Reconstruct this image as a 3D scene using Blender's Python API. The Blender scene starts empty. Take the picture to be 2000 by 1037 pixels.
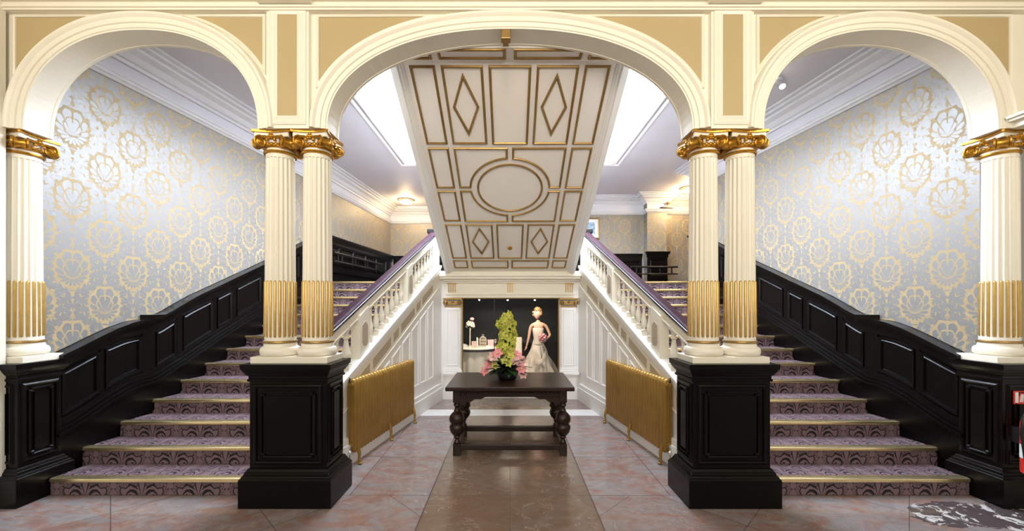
import bpy, math, random
from mathutils import Vector, Matrix
random.seed(7)
PI = math.pi
sc = bpy.context.scene
COL = sc.collection

# ------------------------------------------------------------------ camera
cam_d = bpy.data.cameras.new('camera')
cam = bpy.data.objects.new('camera', cam_d)
COL.objects.link(cam)
cam.location = (0, 0, 1.55)
cam.rotation_euler = (PI / 2, 0, 0)
cam_d.sensor_width = 36
cam_d.lens = 14.04
cam_d.shift_x = 0.002
cam_d.shift_y = 0.0378
cam_d.clip_start = 0.05
sc.camera = cam

# ------------------------------------------------------------------ light
sc.view_settings.view_transform = 'Standard'
sc.view_settings.look = 'None'
sc.view_settings.gamma = 1
sc.view_settings.use_curve_mapping = False
sc.view_settings.exposure = 0.95
sc.cycles.max_bounces = 8
sc.cycles.diffuse_bounces = 5
sc.cycles.use_denoising = True

world = bpy.data.worlds.new('world')
sc.world = world
world.use_nodes = True
bg = world.node_tree.nodes['Background']
bg.inputs[0].default_value = (1.0, 0.90, 0.76, 1)
bg.inputs[1].default_value = 0.13


def area(name, loc, size, power, color, rot=(0, 0, 0), shape='RECTANGLE', size_y=None, spread=None):
    l = bpy.data.lights.new(name, 'AREA')
    l.shape = shape
    l.size = size
    l.size_y = size_y or size
    l.energy = power
    l.color = color
    if spread:
        l.spread = spread
    o = bpy.data.objects.new(name, l)
    COL.objects.link(o)
    o.location = loc
    o.rotation_euler = rot
    return o


def point(name, loc, power, color, r=0.06):
    l = bpy.data.lights.new(name, 'POINT')
    l.energy = power
    l.color = color
    l.shadow_soft_size = r
    o = bpy.data.objects.new(name, l)
    COL.objects.link(o)
    o.location = loc
    return o


def spot(name, loc, target, power, color, angle=50, r=0.02, blend=0.4):
    l = bpy.data.lights.new(name, 'SPOT')
    l.energy = power
    l.color = color
    l.spot_size = math.radians(angle)
    l.spot_blend = blend
    l.shadow_soft_size = r
    o = bpy.data.objects.new(name, l)
    COL.objects.link(o)
    o.location = loc
    o.rotation_euler = (Vector(target) - Vector(loc)).to_track_quat('-Z', 'Y').to_euler()
    return o


# daylight falling through the glazed roof over the stairwell
area('daylight_roof', (0, 5.2, 4.98), 3.4, 460, (0.71, 0.81, 1.0), (0, 0, 0), size_y=3.7)
# unseen warm fill lights assumed in the entrance hall, added to light the arcade
for lx in (-2.6, 0.0, 2.6):
    area('arcade_fill', (lx, 0.2, 3.9), 0.7, 11, (1.0, 0.87, 0.68), (math.radians(80), 0, 0), 'DISK', spread=math.radians(120))
# unseen fill light, added behind the camera to brighten the soffit
area('soffit_fill', (0, -2.9, 3.0), 6.0, 100, (1.0, 0.93, 0.84), (math.radians(90), 0, 0), size_y=1.0)

# ------------------------------------------------------------------ materials
MATS = {}


def new_mat(name):
    m = bpy.data.materials.new(name)
    m.use_nodes = True
    nt = m.node_tree
    b = nt.nodes['Principled BSDF']
    return m, nt, b


def N(nt, t, **kw):
    n = nt.nodes.new(t)
    for k, v in kw.items():
        setattr(n, k, v)
    return n


def simple(name, col, rough=0.5, metal=0.0, var=0.08, scale=12.0, bump=0.0, bscale=60.0, coat=0.0, spec=None, stretch=None):
    m, nt, b = new_mat(name)
    L = nt.links
    tc = N(nt, 'ShaderNodeTexCoord')
    mp = N(nt, 'ShaderNodeMapping')
    if stretch:
        mp.inputs['Scale'].default_value = stretch
    L.new(tc.outputs['Object'], mp.inputs[0])
    no = N(nt, 'ShaderNodeTexNoise')
    no.inputs['Scale'].default_value = scale
    no.inputs['Detail'].default_value = 4
    L.new(mp.outputs[0], no.inputs['Vector'])
    cr = N(nt, 'ShaderNodeValToRGB')
    cr.color_ramp.elements[0].position = 0.3
    cr.color_ramp.elements[1].position = 0.7
    cr.color_ramp.elements[0].color = tuple(c * (1 - var) for c in col) + (1,)
    cr.color_ramp.elements[1].color = tuple(min(1, c * (1 + var)) for c in col) + (1,)
    L.new(no.outputs['Fac'], cr.inputs[0])
    L.new(cr.outputs[0], b.inputs['Base Color'])
    b.inputs['Roughness'].default_value = rough
    b.inputs['Metallic'].default_value = metal
    if coat:
        b.inputs['Coat Weight'].default_value = coat
        b.inputs['Coat Roughness'].default_value = 0.12
    if spec is not None:
        b.inputs['Specular IOR Level'].default_value = spec
    if bump:
        n2 = N(nt, 'ShaderNodeTexNoise')
        n2.inputs['Scale'].default_value = bscale
        n2.inputs['Detail'].default_value = 3
        L.new(mp.outputs[0], n2.inputs['Vector'])
        bp = N(nt, 'ShaderNodeBump')
        bp.inputs['Strength'].default_value = bump
        bp.inputs['Distance'].default_value = 0.01
        L.new(n2.outputs['Fac'], bp.inputs['Height'])
        L.new(bp.outputs[0], b.inputs['Normal'])
    MATS[name] = m
    return m


def emit(name, col, s):
    m, nt, b = new_mat(name)
    b.inputs['Base Color'].default_value = col + (1,)
    b.inputs['Emission Color'].default_value = col + (1,)
    b.inputs['Emission Strength'].default_value = s
    MATS[name] = m
    return m


class G:
    """tiny node-math builder"""

    def __init__(self, nt):
        self.nt = nt

    def m(self, op, a, b=None, c=None, clamp=False):
        n = N(self.nt, 'ShaderNodeMath', operation=op, use_clamp=clamp)
        for i, v in enumerate((a, b, c)):
            if v is None:
                continue
            if isinstance(v, (int, float)):
                n.inputs[i].default_value = v
            else:
                self.nt.links.new(v, n.inputs[i])
        return n.outputs[0]

    def mix(self, f, a, b):
        n = N(self.nt, 'ShaderNodeMix', data_type='RGBA')
        for k, v in ((0, f), (6, a), (7, b)):
            if isinstance(v, (int, float)):
                n.inputs[k].default_value = v
            elif isinstance(v, tuple):
                n.inputs[k].default_value = v + (1,)
            else:
                self.nt.links.new(v, n.inputs[k])
        return n.outputs[2]

    def mixf(self, f, a, b):
        n = N(self.nt, 'ShaderNodeMix', data_type='FLOAT')
        for k, v in ((0, f), (2, a), (3, b)):
            if isinstance(v, (int, float)):
                n.inputs[k].default_value = v
            else:
                self.nt.links.new(v, n.inputs[k])
        return n.outputs[0]

    def comb(self, x, y, z=0.0):
        n = N(self.nt, 'ShaderNodeCombineXYZ')
        for i, v in enumerate((x, y, z)):
            if isinstance(v, (int, float)):
                n.inputs[i].default_value = v
            else:
                self.nt.links.new(v, n.inputs[i])
        return n.outputs[0]

    def noise(self, vec, scale, detail=2.0, dist=0.0, rough=0.5):
        n = N(self.nt, 'ShaderNodeTexNoise')
        n.inputs['Scale'].default_value = scale
        n.inputs['Detail'].default_value = detail
        n.inputs['Distortion'].default_value = dist
        n.inputs['Roughness'].default_value = rough
        self.nt.links.new(vec, n.inputs['Vector'])
        return n.outputs['Fac']

    def pos(self):
        g = N(self.nt, 'ShaderNodeNewGeometry')
        s = N(self.nt, 'ShaderNodeSeparateXYZ')
        self.nt.links.new(g.outputs['Position'], s.inputs[0])
        return s.outputs[0], s.outputs[1], s.outputs[2], g.outputs['Position']


def damask_fields(g, u, v, W, H):
    """nearest half-drop cell centre, returned as (|x|, y) local coordinates"""
    def local(off):
        ax = g.m('MULTIPLY', g.m('SUBTRACT', g.m('FRACT', g.m('ADD', g.m('DIVIDE', u, W), off)), 0.5), W)
        ay = g.m('MULTIPLY', g.m('SUBTRACT', g.m('FRACT', g.m('ADD', g.m('DIVIDE', v, H), off)), 0.5), H)
        d = g.m('ADD', g.m('DIVIDE', g.m('ABSOLUTE', ax), W), g.m('DIVIDE', g.m('ABSOLUTE', ay), H))
        return ax, ay, d
    ax, ay, da = local(0.0)
    bx, by, db = local(0.5)
    s = g.m('LESS_THAN', db, da)
    x = g.m('ABSOLUTE', g.mixf(s, ax, bx))
    y = g.mixf(s, ay, by)
    d = g.m('MINIMUM', da, db)
    return x, y, d


def wallpaper(name, axis):
    m, nt, b = new_mat(name)
    g = G(nt)
    X, Y, Z, P = g.pos()
    u = X if axis == 'x' else Y
    W, H = 0.50, 0.62
    x, y, d = damask_fields(g, u, Z, W, H)
    x2, y2, d2 = damask_fields(g, u, g.m('ADD', Z, H / 2), W, H)
    ns = g.noise(g.comb(x, y, 0.37), 26.0, 1.0, 0.3)
    wob = g.m('MULTIPLY', g.m('SUBTRACT', ns, 0.5), 0.05)

    def dist(px, py, cx, cy):
        a_ = g.m('SUBTRACT', px, cx)
        b_ = g.m('SUBTRACT', py, cy)
        return g.m('SQRT', g.m('ADD', g.m('MULTIPLY', a_, a_), g.m('MULTIPLY', b_, b_)))
    # palmette head: leaves fanning out from a low centre, in two tiers
    an = g.m('ARCTAN2', x, g.m('ADD', y, 0.075))
    lob = g.m('ABSOLUTE', g.m('SINE', g.m('MULTIPLY', an, 7.0)))
    e = g.m('SQRT', g.m('ADD', g.m('POWER', g.m('DIVIDE', x, 0.122), 2.0), g.m('POWER', g.m('DIVIDE', g.m('ABSOLUTE', y), 0.155), 2.0)))
    inside = g.m('LESS_THAN', e, g.m('ADD', 0.80, g.m('MULTIPLY', lob, 0.20)))
    vein = g.m('MULTIPLY', g.m('LESS_THAN', lob, 0.26), g.m('GREATER_THAN', e, 0.22))
    tier = g.m('LESS_THAN', g.m('ABSOLUTE', g.m('SUBTRACT', e, g.m('ADD', 0.46, g.m('MULTIPLY', lob, 0.10)))), 0.040)
    head = g.m('MULTIPLY', inside, g.m('MULTIPLY', g.m('SUBTRACT', 1.0, vein), g.m('SUBTRACT', 1.0, tier)))
    # crossed leafy scrolls between the heads
    ay2 = g.m('ABSOLUTE', y2)
    r1 = g.m('ADD', dist(x2, ay2, 0.066, 0.088), wob)
    c1 = g.m('LESS_THAN', g.m('ABSOLUTE', g.m('SUBTRACT', r1, 0.040)), 0.015)
    c1 = g.m('MAXIMUM', c1, g.m('LESS_THAN', r1, 0.011))
    r2 = g.m('ADD', dist(x2, ay2, 0.052, 0.020), wob)
    c2 = g.m('LESS_THAN', g.m('ABSOLUTE', g.m('SUBTRACT', r2, 0.028)), 0.010)
    st = g.m('LESS_THAN', g.m('ABSOLUTE', g.m('ADD', g.m('SUBTRACT', x2, g.m('MULTIPLY', ay2, 0.55)), wob)), 0.010)
    # scroll pairs on the slanting bands between neighbouring heads
    ay = g.m('ABSOLUTE', y)
    r3 = g.m('ADD', dist(x, ay, 0.110, 0.168), wob)
    c3 = g.m('LESS_THAN', g.m('ABSOLUTE', g.m('SUBTRACT', r3, 0.030)), 0.013)
    c3 = g.m('MAXIMUM', c3, g.m('LESS_THAN', r3, 0.008))
    scroll = g.m('MAXIMUM', g.m('MAXIMUM', c1, c2), g.m('MAXIMUM', c3, st))
    leaf = g.m('GREATER_THAN', g.noise(g.comb(x2, y2, 2.1), 30.0, 0.5, 0.8), 0.525)
    scroll = g.m('MAXIMUM', scroll, leaf)
    scroll = g.m('MULTIPLY', scroll, g.m('GREATER_THAN', e, 1.08))
    mask = g.m('MAXIMUM', head, scroll)
    fine = g.noise(P, 220.0, 2.0)
    tone = g.m('ADD', 0.93, g.m('MULTIPLY', fine, 0.14))
    bgc = g.mix(g.noise(P, 2.0), (0.39, 0.295, 0.155), (0.43, 0.325, 0.17))
    colr = g.mix(mask, bgc, (0.29, 0.283, 0.27))
    nt.links.new(colr, b.inputs['Base Color'])
    nt.links.new(g.mixf(mask, 0.6, 0.50), b.inputs['Roughness'])
    nt.links.new(g.mixf(mask, 0.0, 0.55), b.inputs['Metallic'])
    bp = N(nt, 'ShaderNodeBump')
    bp.inputs['Strength'].default_value = 0.25
    bp.inputs['Distance'].default_value = 0.003
    nt.links.new(g.m('ADD', mask, g.m('MULTIPLY', tone, 0.5)), bp.inputs['Height'])
    nt.links.new(bp.outputs[0], b.inputs['Normal'])
    MATS[name] = m
    return m


def carpet(name):
    m, nt, b = new_mat(name)
    g = G(nt)
    X, Y, Z, P = g.pos()
    v = g.m('ADD', Y, Z)
    x, y, d = damask_fields(g, X, g.m('SUBTRACT', v, 3.067), 0.46, 0.446)
    fold = g.comb(x, y, 1.7)
    n1 = g.noise(fold, 11.0, 0.0, 1.3)
    wv = g.m('ABSOLUTE', g.m('SUBTRACT', g.m('FRACT', g.m('MULTIPLY', n1, 10.0)), 0.5))
    mask = g.m('LESS_THAN', wv, 0.17)
    # nested leafy arches either side of a fan
    rr = g.m('SQRT', g.m('ADD', g.m('POWER', g.m('ABSOLUTE', g.m('SUBTRACT', x, 0.095)), 2.0), g.m('POWER', g.m('ABSOLUTE', g.m('ADD', y, 0.05)), 2.0)))
    rr = g.m('ADD', rr, g.m('MULTIPLY', g.m('SUBTRACT', n1, 0.5), 0.06))
    ring = g.m('LESS_THAN', g.m('ABSOLUTE', g.m('SUBTRACT', g.m('FRACT', g.m('MULTIPLY', rr, 30.0)), 0.5)), 0.19)
    near = g.m('LESS_THAN', rr, 0.092)
    mask = g.mixf(near, mask, ring)
    fan = g.m('ARCTAN2', x, g.m('ADD', y, 0.06))
    fl = g.m('LESS_THAN', g.m('ABSOLUTE', g.m('COSINE', g.m('MULTIPLY', fan, 6.0))), 0.35)
    mask = g.mixf(g.m('LESS_THAN', x, 0.030), mask, fl)
    pile = g.noise(P, 300.0, 2.0)
    base = g.mix(pile, (0.135, 0.085, 0.092), (0.225, 0.150, 0.165))
    colr = g.mix(mask, base, (0.012, 0.008, 0.016))
    nt.links.new(colr, b.inputs['Base Color'])
    b.inputs['Roughness'].default_value = 0.95
    bp = N(nt, 'ShaderNodeBump')
    bp.inputs['Strength'].default_value = 0.5
    bp.inputs['Distance'].default_value = 0.004
    nt.links.new(pile, bp.inputs['Height'])
    nt.links.new(bp.outputs[0], b.inputs['Normal'])
    MATS[name] = m
    return m


def marble_floor(name):
    m, nt, b = new_mat(name)
    g = G(nt)
    X, Y, Z, P = g.pos()
    # middle aisle: two rows of square slabs; to the sides big slabs laid on the slant
    aisle = g.m('LESS_THAN', g.m('ABSOLUTE', X), 0.65)
    ca = g.m('DIVIDE', X, 0.65)
    cb = g.m('DIVIDE', g.m('ADD', Y, 0.0), 0.648)
    s2 = 0.7071
    ra = g.m('DIVIDE', g.m('ADD', g.m('MULTIPLY', g.m('ABSOLUTE', X), s2), g.m('MULTIPLY', Y, s2)), 1.05)
    rb = g.m('DIVIDE', g.m('SUBTRACT', g.m('MULTIPLY', g.m('ABSOLUTE', X), s2), g.m('MULTIPLY', Y, s2)), 0.80)
    side_near = g.m('LESS_THAN', Y, 3.24)
    # beyond the first row of pedestals the slabs run square again
    ga = g.mixf(side_near, g.m('DIVIDE', X, 1.3), ra)
    gb = g.mixf(side_near, g.m('DIVIDE', Y, 1.35), rb)
    ua = g.mixf(aisle, ga, ca)
    ub = g.mixf(aisle, gb, cb)
    ea = g.m('ABSOLUTE', g.m('SUBTRACT', g.m('FRACT', g.m('ADD', ua, 0.5)), 0.5))
    eb = g.m('ABSOLUTE', g.m('SUBTRACT', g.m('FRACT', g.m('ADD', ub, 0.5)), 0.5))
    e = g.m('MINIMUM', ea, eb)
    jag = g.m('MULTIPLY', g.noise(P, 9.0, 3.0), 0.006)
    grout = g.m('LESS_THAN', e, g.m('ADD', 0.0005, g.m('MULTIPLY', jag, 0.8)))
    edge = g.m('LESS_THAN', g.m('ABSOLUTE', g.m('SUBTRACT', g.m('ABSOLUTE', X), 0.65)), 0.004)
    line3 = g.m('LESS_THAN', g.m('ABSOLUTE', g.m('SUBTRACT', Y, 3.24)), 0.003)
    grout = g.m('MAXIMUM', grout, g.m('MAXIMUM', edge, line3))
    # a colour per slab
    cell = g.comb(g.m('FLOOR', ua), g.m('FLOOR', ub), aisle)
    wn = N(nt, 'ShaderNodeTexWhiteNoise')
    nt.links.new(cell, wn.inputs['Vector'])
    big = g.noise(P, 1.6, 6.0, 1.2, 0.6)
    mid = g.noise(P, 5.0, 8.0, 2.2, 0.65)
    veins = g.m('LESS_THAN', g.m('ABSOLUTE', g.m('SUBTRACT', g.noise(P, 2.3, 5.0, 2.5, 0.6), 0.5)), 0.006)
    warm = g.mix(mid, (0.085, 0.052, 0.026), (0.215, 0.14, 0.08))
    pink = g.mix(mid, (0.19, 0.085, 0.06), (0.36, 0.25, 0.21))
    grey = g.mix(mid, (0.13, 0.14, 0.16), (0.40, 0.34, 0.31))
    sidec = g.mix(g.m('MULTIPLY', g.m('SUBTRACT', g.noise(g.comb(X, g.m('MULTIPLY', Y, 2.2), 3.0), 2.6, 7.0, 1.6, 0.62), 0.38), 5.0, clamp=True), pink, grey)
    c = g.mix(g.m('MULTIPLY', aisle, 0.8), sidec, warm)  # aisle's brown partly paints in warm shade over the same marble
    c = g.mix(g.m('MULTIPLY', wn.outputs['Value'], 0.35), c, (0.17, 0.09, 0.05))
    c = g.mix(g.m('MULTIPLY', g.m('MULTIPLY', veins, 0.35), g.m('GREATER_THAN', big, 0.52)), c, (0.55, 0.40, 0.32))
    # broken white breccia veins at the foot of the right-hand stair
    dx = g.m('SUBTRACT', X, 3.45)
    dy = g.m('SUBTRACT', Y, 2.95)
    rr = g.m('SQRT', g.m('ADD', g.m('MULTIPLY', g.m('MULTIPLY', dx, dx), 1.0), g.m('MULTIPLY', g.m('MULTIPLY', dy, dy), 7.0)))
    br = g.m('LESS_THAN', g.m('ADD', rr, g.m('MULTIPLY', big, 1.0)), 1.0)
    bn = g.noise(P, 7.0, 7.0, 1.0, 0.7)
    c = g.mix(br, c, g.mix(g.m('GREATER_THAN', bn, 0.55), (0.09, 0.07, 0.07), (0.62, 0.6, 0.58)))
    c = g.mix(grout, c, (0.05, 0.035, 0.025))
    nt.links.new(c, b.inputs['Base Color'])
    rough = g.m('ADD', 0.04, g.m('MULTIPLY', mid, 0.20))
    nt.links.new(g.mixf(grout, rough, 0.8), b.inputs['Roughness'])
    bp = N(nt, 'ShaderNodeBump')
    bp.inputs['Strength'].default_value = 0.18
    bp.inputs['Distance'].default_value = 0.01
    nt.links.new(g.m('SUBTRACT', g.m('MULTIPLY', g.noise(P, 3.0, 3.0), 0.8), grout), bp.inputs['Height'])
    nt.links.new(bp.outputs[0], b.inputs['Normal'])
    MATS[name] = m
    return m


simple('cream', (0.80, 0.76, 0.64), 0.38, var=0.02, scale=3, bump=0.05, bscale=25)
simple('white', (0.87, 0.86, 0.84), 0.35, var=0.02, scale=3)
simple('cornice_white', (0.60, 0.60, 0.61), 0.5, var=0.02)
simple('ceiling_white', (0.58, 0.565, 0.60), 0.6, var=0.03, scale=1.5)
simple('soffit_white', (0.86, 0.82, 0.76), 0.4, var=0.02, scale=2)
simple('tan', (0.44, 0.34, 0.17), 0.55, var=0.04, scale=2)
simple('beige_inset', (0.46, 0.38, 0.27), 0.5, var=0.04)
simple('gold', (0.52, 0.27, 0.035), 0.33, 0.85, var=0.22, scale=25, bump=0.2, bscale=45)
simple('gold_paint', (0.56, 0.36, 0.10), 0.38, 0.6, var=0.10, scale=18)
simple('gold_trim', (0.34, 0.215, 0.075), 0.36, 0.7, var=0.12, scale=20)
simple('dark_wood', (0.0028, 0.0020, 0.0019), 0.26, var=0.35, scale=9, bump=0.05, bscale=20, stretch=(6, 6, 1), spec=0.20)
simple('table_wood', (0.020, 0.009, 0.005), 0.30, var=0.5, scale=8, bump=0.18, bscale=18, stretch=(1, 7, 7), spec=0.35)
simple('rail_wood', (0.028, 0.005, 0.012), 0.5, var=0.2, scale=5, spec=0.15)
simple('rail_dark', (0.010, 0.010, 0.022), 0.25, var=0.2, coat=0.4)
simple('brass', (0.86, 0.70, 0.38), 0.24, 0.9, var=0.06, scale=6)
simple('radiator_gold', (0.36, 0.205, 0.04), 0.40, 0.45, var=0.12, scale=7)
simple('threshold', (0.72, 0.70, 0.68), 0.25, var=0.06)
simple('satin', (0.82, 0.72, 0.62), 0.35, var=0.04, scale=5, bump=0.1, bscale=12)
simple('pink_satin', (0.78, 0.42, 0.44), 0.4, var=0.08)
simple('cloth', (0.84, 0.78, 0.68), 0.7, var=0.04)
simple('skin', (0.66, 0.38, 0.27), 0.45, var=0.03)
simple('blond_hair', (0.34, 0.19, 0.085), 0.6, var=0.3, scale=40, bump=0.6, bscale=90)
simple('pink', (0.75, 0.26, 0.30), 0.5, var=0.2, scale=20)
simple('pale_pink', (0.80, 0.46, 0.46), 0.5, var=0.15, scale=20)
simple('orchid', (0.38, 0.40, 0.030), 0.5, var=0.45, scale=30)
simple('orchid_lip', (0.70, 0.52, 0.22), 0.5, var=0.2, scale=40)
simple('leaf', (0.025, 0.065, 0.016), 0.4, var=0.4, scale=14)
simple('leaf_dark', (0.012, 0.022, 0.010), 0.4, var=0.4, scale=14)
simple('black', (0.006, 0.006, 0.007), 0.3, var=0.2)
simple('black_wall', (0.010, 0.010, 0.012), 0.35, var=0.3, scale=1.5)
simple('ivory', (0.78, 0.72, 0.60), 0.5, var=0.05)
simple('silver', (0.75, 0.74, 0.72), 0.25, 0.8, var=0.05)
simple('red', (0.60, 0.03, 0.02), 0.3, var=0.05)
simple('label_white', (0.75, 0.75, 0.72), 0.4, var=0.02)
simple('photo_blue', (0.35, 0.47, 0.60), 0.3, var=0.5, scale=14)
simple('lace', (0.03, 0.028, 0.04), 0.6, var=0.9, scale=60)
emit('lamp_warm', (1.0, 0.78, 0.45), 9.0)
emit('lamp_white', (1.0, 0.95, 0.85), 30.0)
emit('sky_glass', (0.86, 0.93, 1.0), 2.6)
wallpaper('wallpaper_side', 'y')
wallpaper('wallpaper_back', 'x')
carpet('carpet')
marble_floor('marble')

gm, nt, b = new_mat('glass')
nt.nodes.remove(b)
tr = N(nt, 'ShaderNodeBsdfTransparent')
tr.inputs[0].default_value = (0.93, 0.95, 0.95, 1)
gl = N(nt, 'ShaderNodeBsdfGlossy')
gl.inputs['Roughness'].default_value = 0.01
fr = N(nt, 'ShaderNodeFresnel')
fr.inputs[0].default_value = 1.45
mx = N(nt, 'ShaderNodeMixShader')
nt.links.new(fr.outputs[0], mx.inputs[0])
nt.links.new(tr.outputs[0], mx.inputs[1])
nt.links.new(gl.outputs[0], mx.inputs[2])
nt.links.new(mx.outputs[0], nt.nodes['Material Output'].inputs[0])
MATS['glass'] = gm


# ------------------------------------------------------------------ mesh tools
class MB:
    def __init__(self):
        self.v = []
        self.f = []

    def add(self, vs, fs):
        k = len(self.v)
        self.v += [tuple(p) for p in vs]
        self.f += [tuple(i + k for i in f) for f in fs]
        return self

    def box(self, x0, x1, y0, y1, z0, z1):
        return self.add([(x0, y0, z0), (x1, y0, z0), (x1, y1, z0), (x0, y1, z0),
                         (x0, y0, z1), (x1, y0, z1), (x1, y1, z1), (x0, y1, z1)],
                        [(0, 3, 2, 1), (4, 5, 6, 7), (0, 1, 5, 4), (1, 2, 6, 5), (2, 3, 7, 6), (3, 0, 4, 7)])

    def hexa(self, bot, top):
        """bot, top: 4 points each, counter-clockwise seen from above"""
        return self.add(list(bot) + list(top),
                        [(0, 3, 2, 1), (4, 5, 6, 7), (0, 1, 5, 4), (1, 2, 6, 5), (2, 3, 7, 6), (3, 0, 4, 7)])

    def prism(self, poly, off):
        """closed polygon of 3-D points swept by the vector off"""
        n = len(poly)
        a = [Vector(p) for p in poly]
        o = Vector(off)
        self.add(a + [p + o for p in a],
                 [tuple(range(n - 1, -1, -1)), tuple(range(n, 2 * n))] +
                 [(i, (i + 1) % n, n + (i + 1) % n, n + i) for i in range(n)])
        return self

    def lathe(self, prof, c=(0, 0, 0), seg=24, caps=True, sx=1.0, sy=1.0, fn=None):
        """prof: (r, z) from bottom to top"""
        vs, fs = [], []
        for (r, z) in prof:
            for k in range(seg):
                a = 2 * PI * k / seg
                rr = r * (fn(a, z) if fn else 1)
                vs.append((c[0] + rr * sx * math.cos(a), c[1] + rr * sy * math.sin(a), c[2] + z))
        for i in range(len(prof) - 1):
            for k in range(seg):
                k2 = (k + 1) % seg
                fs.append((i * seg + k, i * seg + k2, (i + 1) * seg + k2, (i + 1) * seg + k))
        if caps:
            fs.append(tuple(range(seg - 1, -1, -1)))
            n = (len(prof) - 1) * seg
            fs.append(tuple(range(n, n + seg)))
        return self.add(vs, fs)

    def sweep(self, path, prof, up=(0, 0, 1), closed=False, cap=True):
        """prof: list of (side, up) offsets; path: points.  mitred."""
        P = [Vector(p) for p in path]
        U = Vector(up)
        n, m = len(P), len(prof)
        vs = []
        for i in range(n):
            if closed:
                d0 = (P[i] - P[i - 1]).normalized()
                d1 = (P[(i + 1) % n] - P[i]).normalized()
            else:
                d0 = (P[i] - P[i - 1]).normalized() if i else (P[1] - P[0]).normalized()
                d1 = (P[i + 1] - P[i]).normalized() if i < n - 1 else d0
            s0 = d0.cross(U).normalized()
            s1 = d1.cross(U).normalized()
            s = s0 + s1
            if s.length < 1e-6:
                s = s0
            s.normalize()
            k = 1 / max(0.25, s.dot(s0))
            for (a, b_) in prof:
                vs.append(P[i] + s * (a * k) + U * b_)
        fs = []
        rng = n if closed else n - 1
        for i in range(rng):
            j = (i + 1) % n
            for k in range(m):
                k2 = (k + 1) % m
                fs.append((i * m + k, i * m + k2, j * m + k2, j * m + k))
        if not closed and cap:
            fs.append(tuple(range(m - 1, -1, -1)))
            fs.append(tuple(range((n - 1) * m, n * m)))
        return self.add(vs, fs)

    def tube(self, path, r, seg=8, closed=False):
        P = [Vector(p) for p in path]
        n = len(P)
        rs = r if isinstance(r, (list, tuple)) else [r] * n
        vs, fs = [], []
        ref = None
        for i in range(n):
            if closed:
                d = (P[(i + 1) % n] - P[i - 1]).normalized()
            else:
                d = (P[min(i + 1, n - 1)] - P[max(i - 1, 0)]).normalized()
            if ref is None:
                ref = Vector((0, 0, 1)) if abs(d.z) < 0.9 else Vector((1, 0, 0))
            a = d.cross(ref).normalized()
            b_ = a.cross(d).normalized()
            ref = b_
            for k in range(seg):
                t = 2 * PI * k / seg
                vs.append(P[i] + a * (rs[i] * math.cos(t)) + b_ * (rs[i] * math.sin(t)))
        rng = n if closed else n - 1
        for i in range(rng):
            j = (i + 1) % n
            for k in range(seg):
                k2 = (k + 1) % seg
                fs.append((i * seg + k, j * seg + k, j * seg + k2, i * seg + k2))
        if not closed:
            fs.append(tuple(range(seg)))
            fs.append(tuple(range(n * seg - 1, (n - 1) * seg - 1, -1)))
        return self.add(vs, fs)

    def ball(self, c, r, seg=12, rings=8, s=(1, 1, 1)):
        prof = []
        for i in range(rings + 1):
            a = -PI / 2 + PI * i / rings
            prof.append((max(1e-4, r * math.cos(a)), r * math.sin(a) * s[2]))
        return self.lathe(prof, c, seg, True, s[0], s[1])

    def xf(self, M, start=0):
        for i in range(start, len(self.v)):
            self.v[i] = tuple(M @ Vector(self.v[i]))
        return self

    def build(self, name, mat, parent=None, smooth=False, bevel=0.0, loc=None):
        o0 = Vector((0, 0, 0))
        if parent is not None:
            o0 = Vector(parent.get('_o', (0, 0, 0)))
        elif loc is not None:
            o0 = Vector(loc)
        me = bpy.data.meshes.new(name)
        me.from_pydata([Vector(p) - o0 for p in self.v], [], self.f)
        me.validate()
        me.update()
        import bmesh
        bm = bmesh.new()
        bm.from_mesh(me)
        bmesh.ops.recalc_face_normals(bm, faces=bm.faces)
        bm.to_mesh(me)
        bm.free()
        me.materials.append(MATS[mat])
        o = bpy.data.objects.new(name, me)
        COL.objects.link(o)
        if parent is not None:
            o.parent = parent
            ORIG[o.name] = tuple(o0)
            o['_o'] = tuple(o0)
        else:
            o.location = o0
            o['_o'] = tuple(o0)
        if smooth:
            for p in me.polygons:
                p.use_smooth = True
            me.set_sharp_from_angle(angle=math.radians(38))
        if bevel:
            md = o.modifiers.new('bevel', 'BEVEL')
            md.width = bevel
            md.segments = 2
            md.limit_method = 'ANGLE'
        return o


ORIG = {}


def tag(o, label, cat, group=None, kind=None):
    if label:
        o['label'] = label
    if cat:
        o['category'] = cat
    if group:
        o['group'] = group
    if kind:
        o['kind'] = kind
    return o


def thing(name, loc, label, cat, group=None, kind=None):
    o = bpy.data.objects.new(name, None)
    COL.objects.link(o)
    o.location = loc
    o.empty_display_size = 0.1
    o['_o'] = tuple(loc)
    return tag(o, label, cat, group, kind)


def struct(o):
    o['kind'] = 'structure'
    return o


def copy_tree(o, parent=None, loc=None, rotz=None):
    c = o.copy()
    COL.objects.link(c)
    c.parent = parent
    if loc is not None:
        c.location = loc
        c['_o'] = tuple(loc)
    if rotz is not None:
        c.rotation_euler = (0, 0, rotz)
    for ch in list(o.children):
        copy_tree(ch, c)
    return c


_mm = {}


def mirror_tree(o, parent=None, name=None):
    """the same thing on the other side of the hall's centre line"""
    c = o.copy()
    if name:
        c.name = name
    COL.objects.link(c)
    c.parent = parent
    c.location = (-o.location.x, o.location.y, o.location.z)
    r = o.rotation_euler
    c.rotation_euler = (r.x, -r.y, -r.z)
    if o.data is not None:
        k = o.data.name
        if k not in _mm:
            me = o.data.copy()
            me.transform(Matrix.Diagonal((-1, 1, 1, 1)))
            me.flip_normals()
            _mm[k] = me
        c.data = _mm[k]
    for ch in list(o.children):
        mirror_tree(ch, c)
    return c


def label(o, l, **kw):
    o['label'] = l
    for k, v in kw.items():
        o[k] = v
    return o


def lerp(a, b, t):
    return a + (b - a) * t


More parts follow.
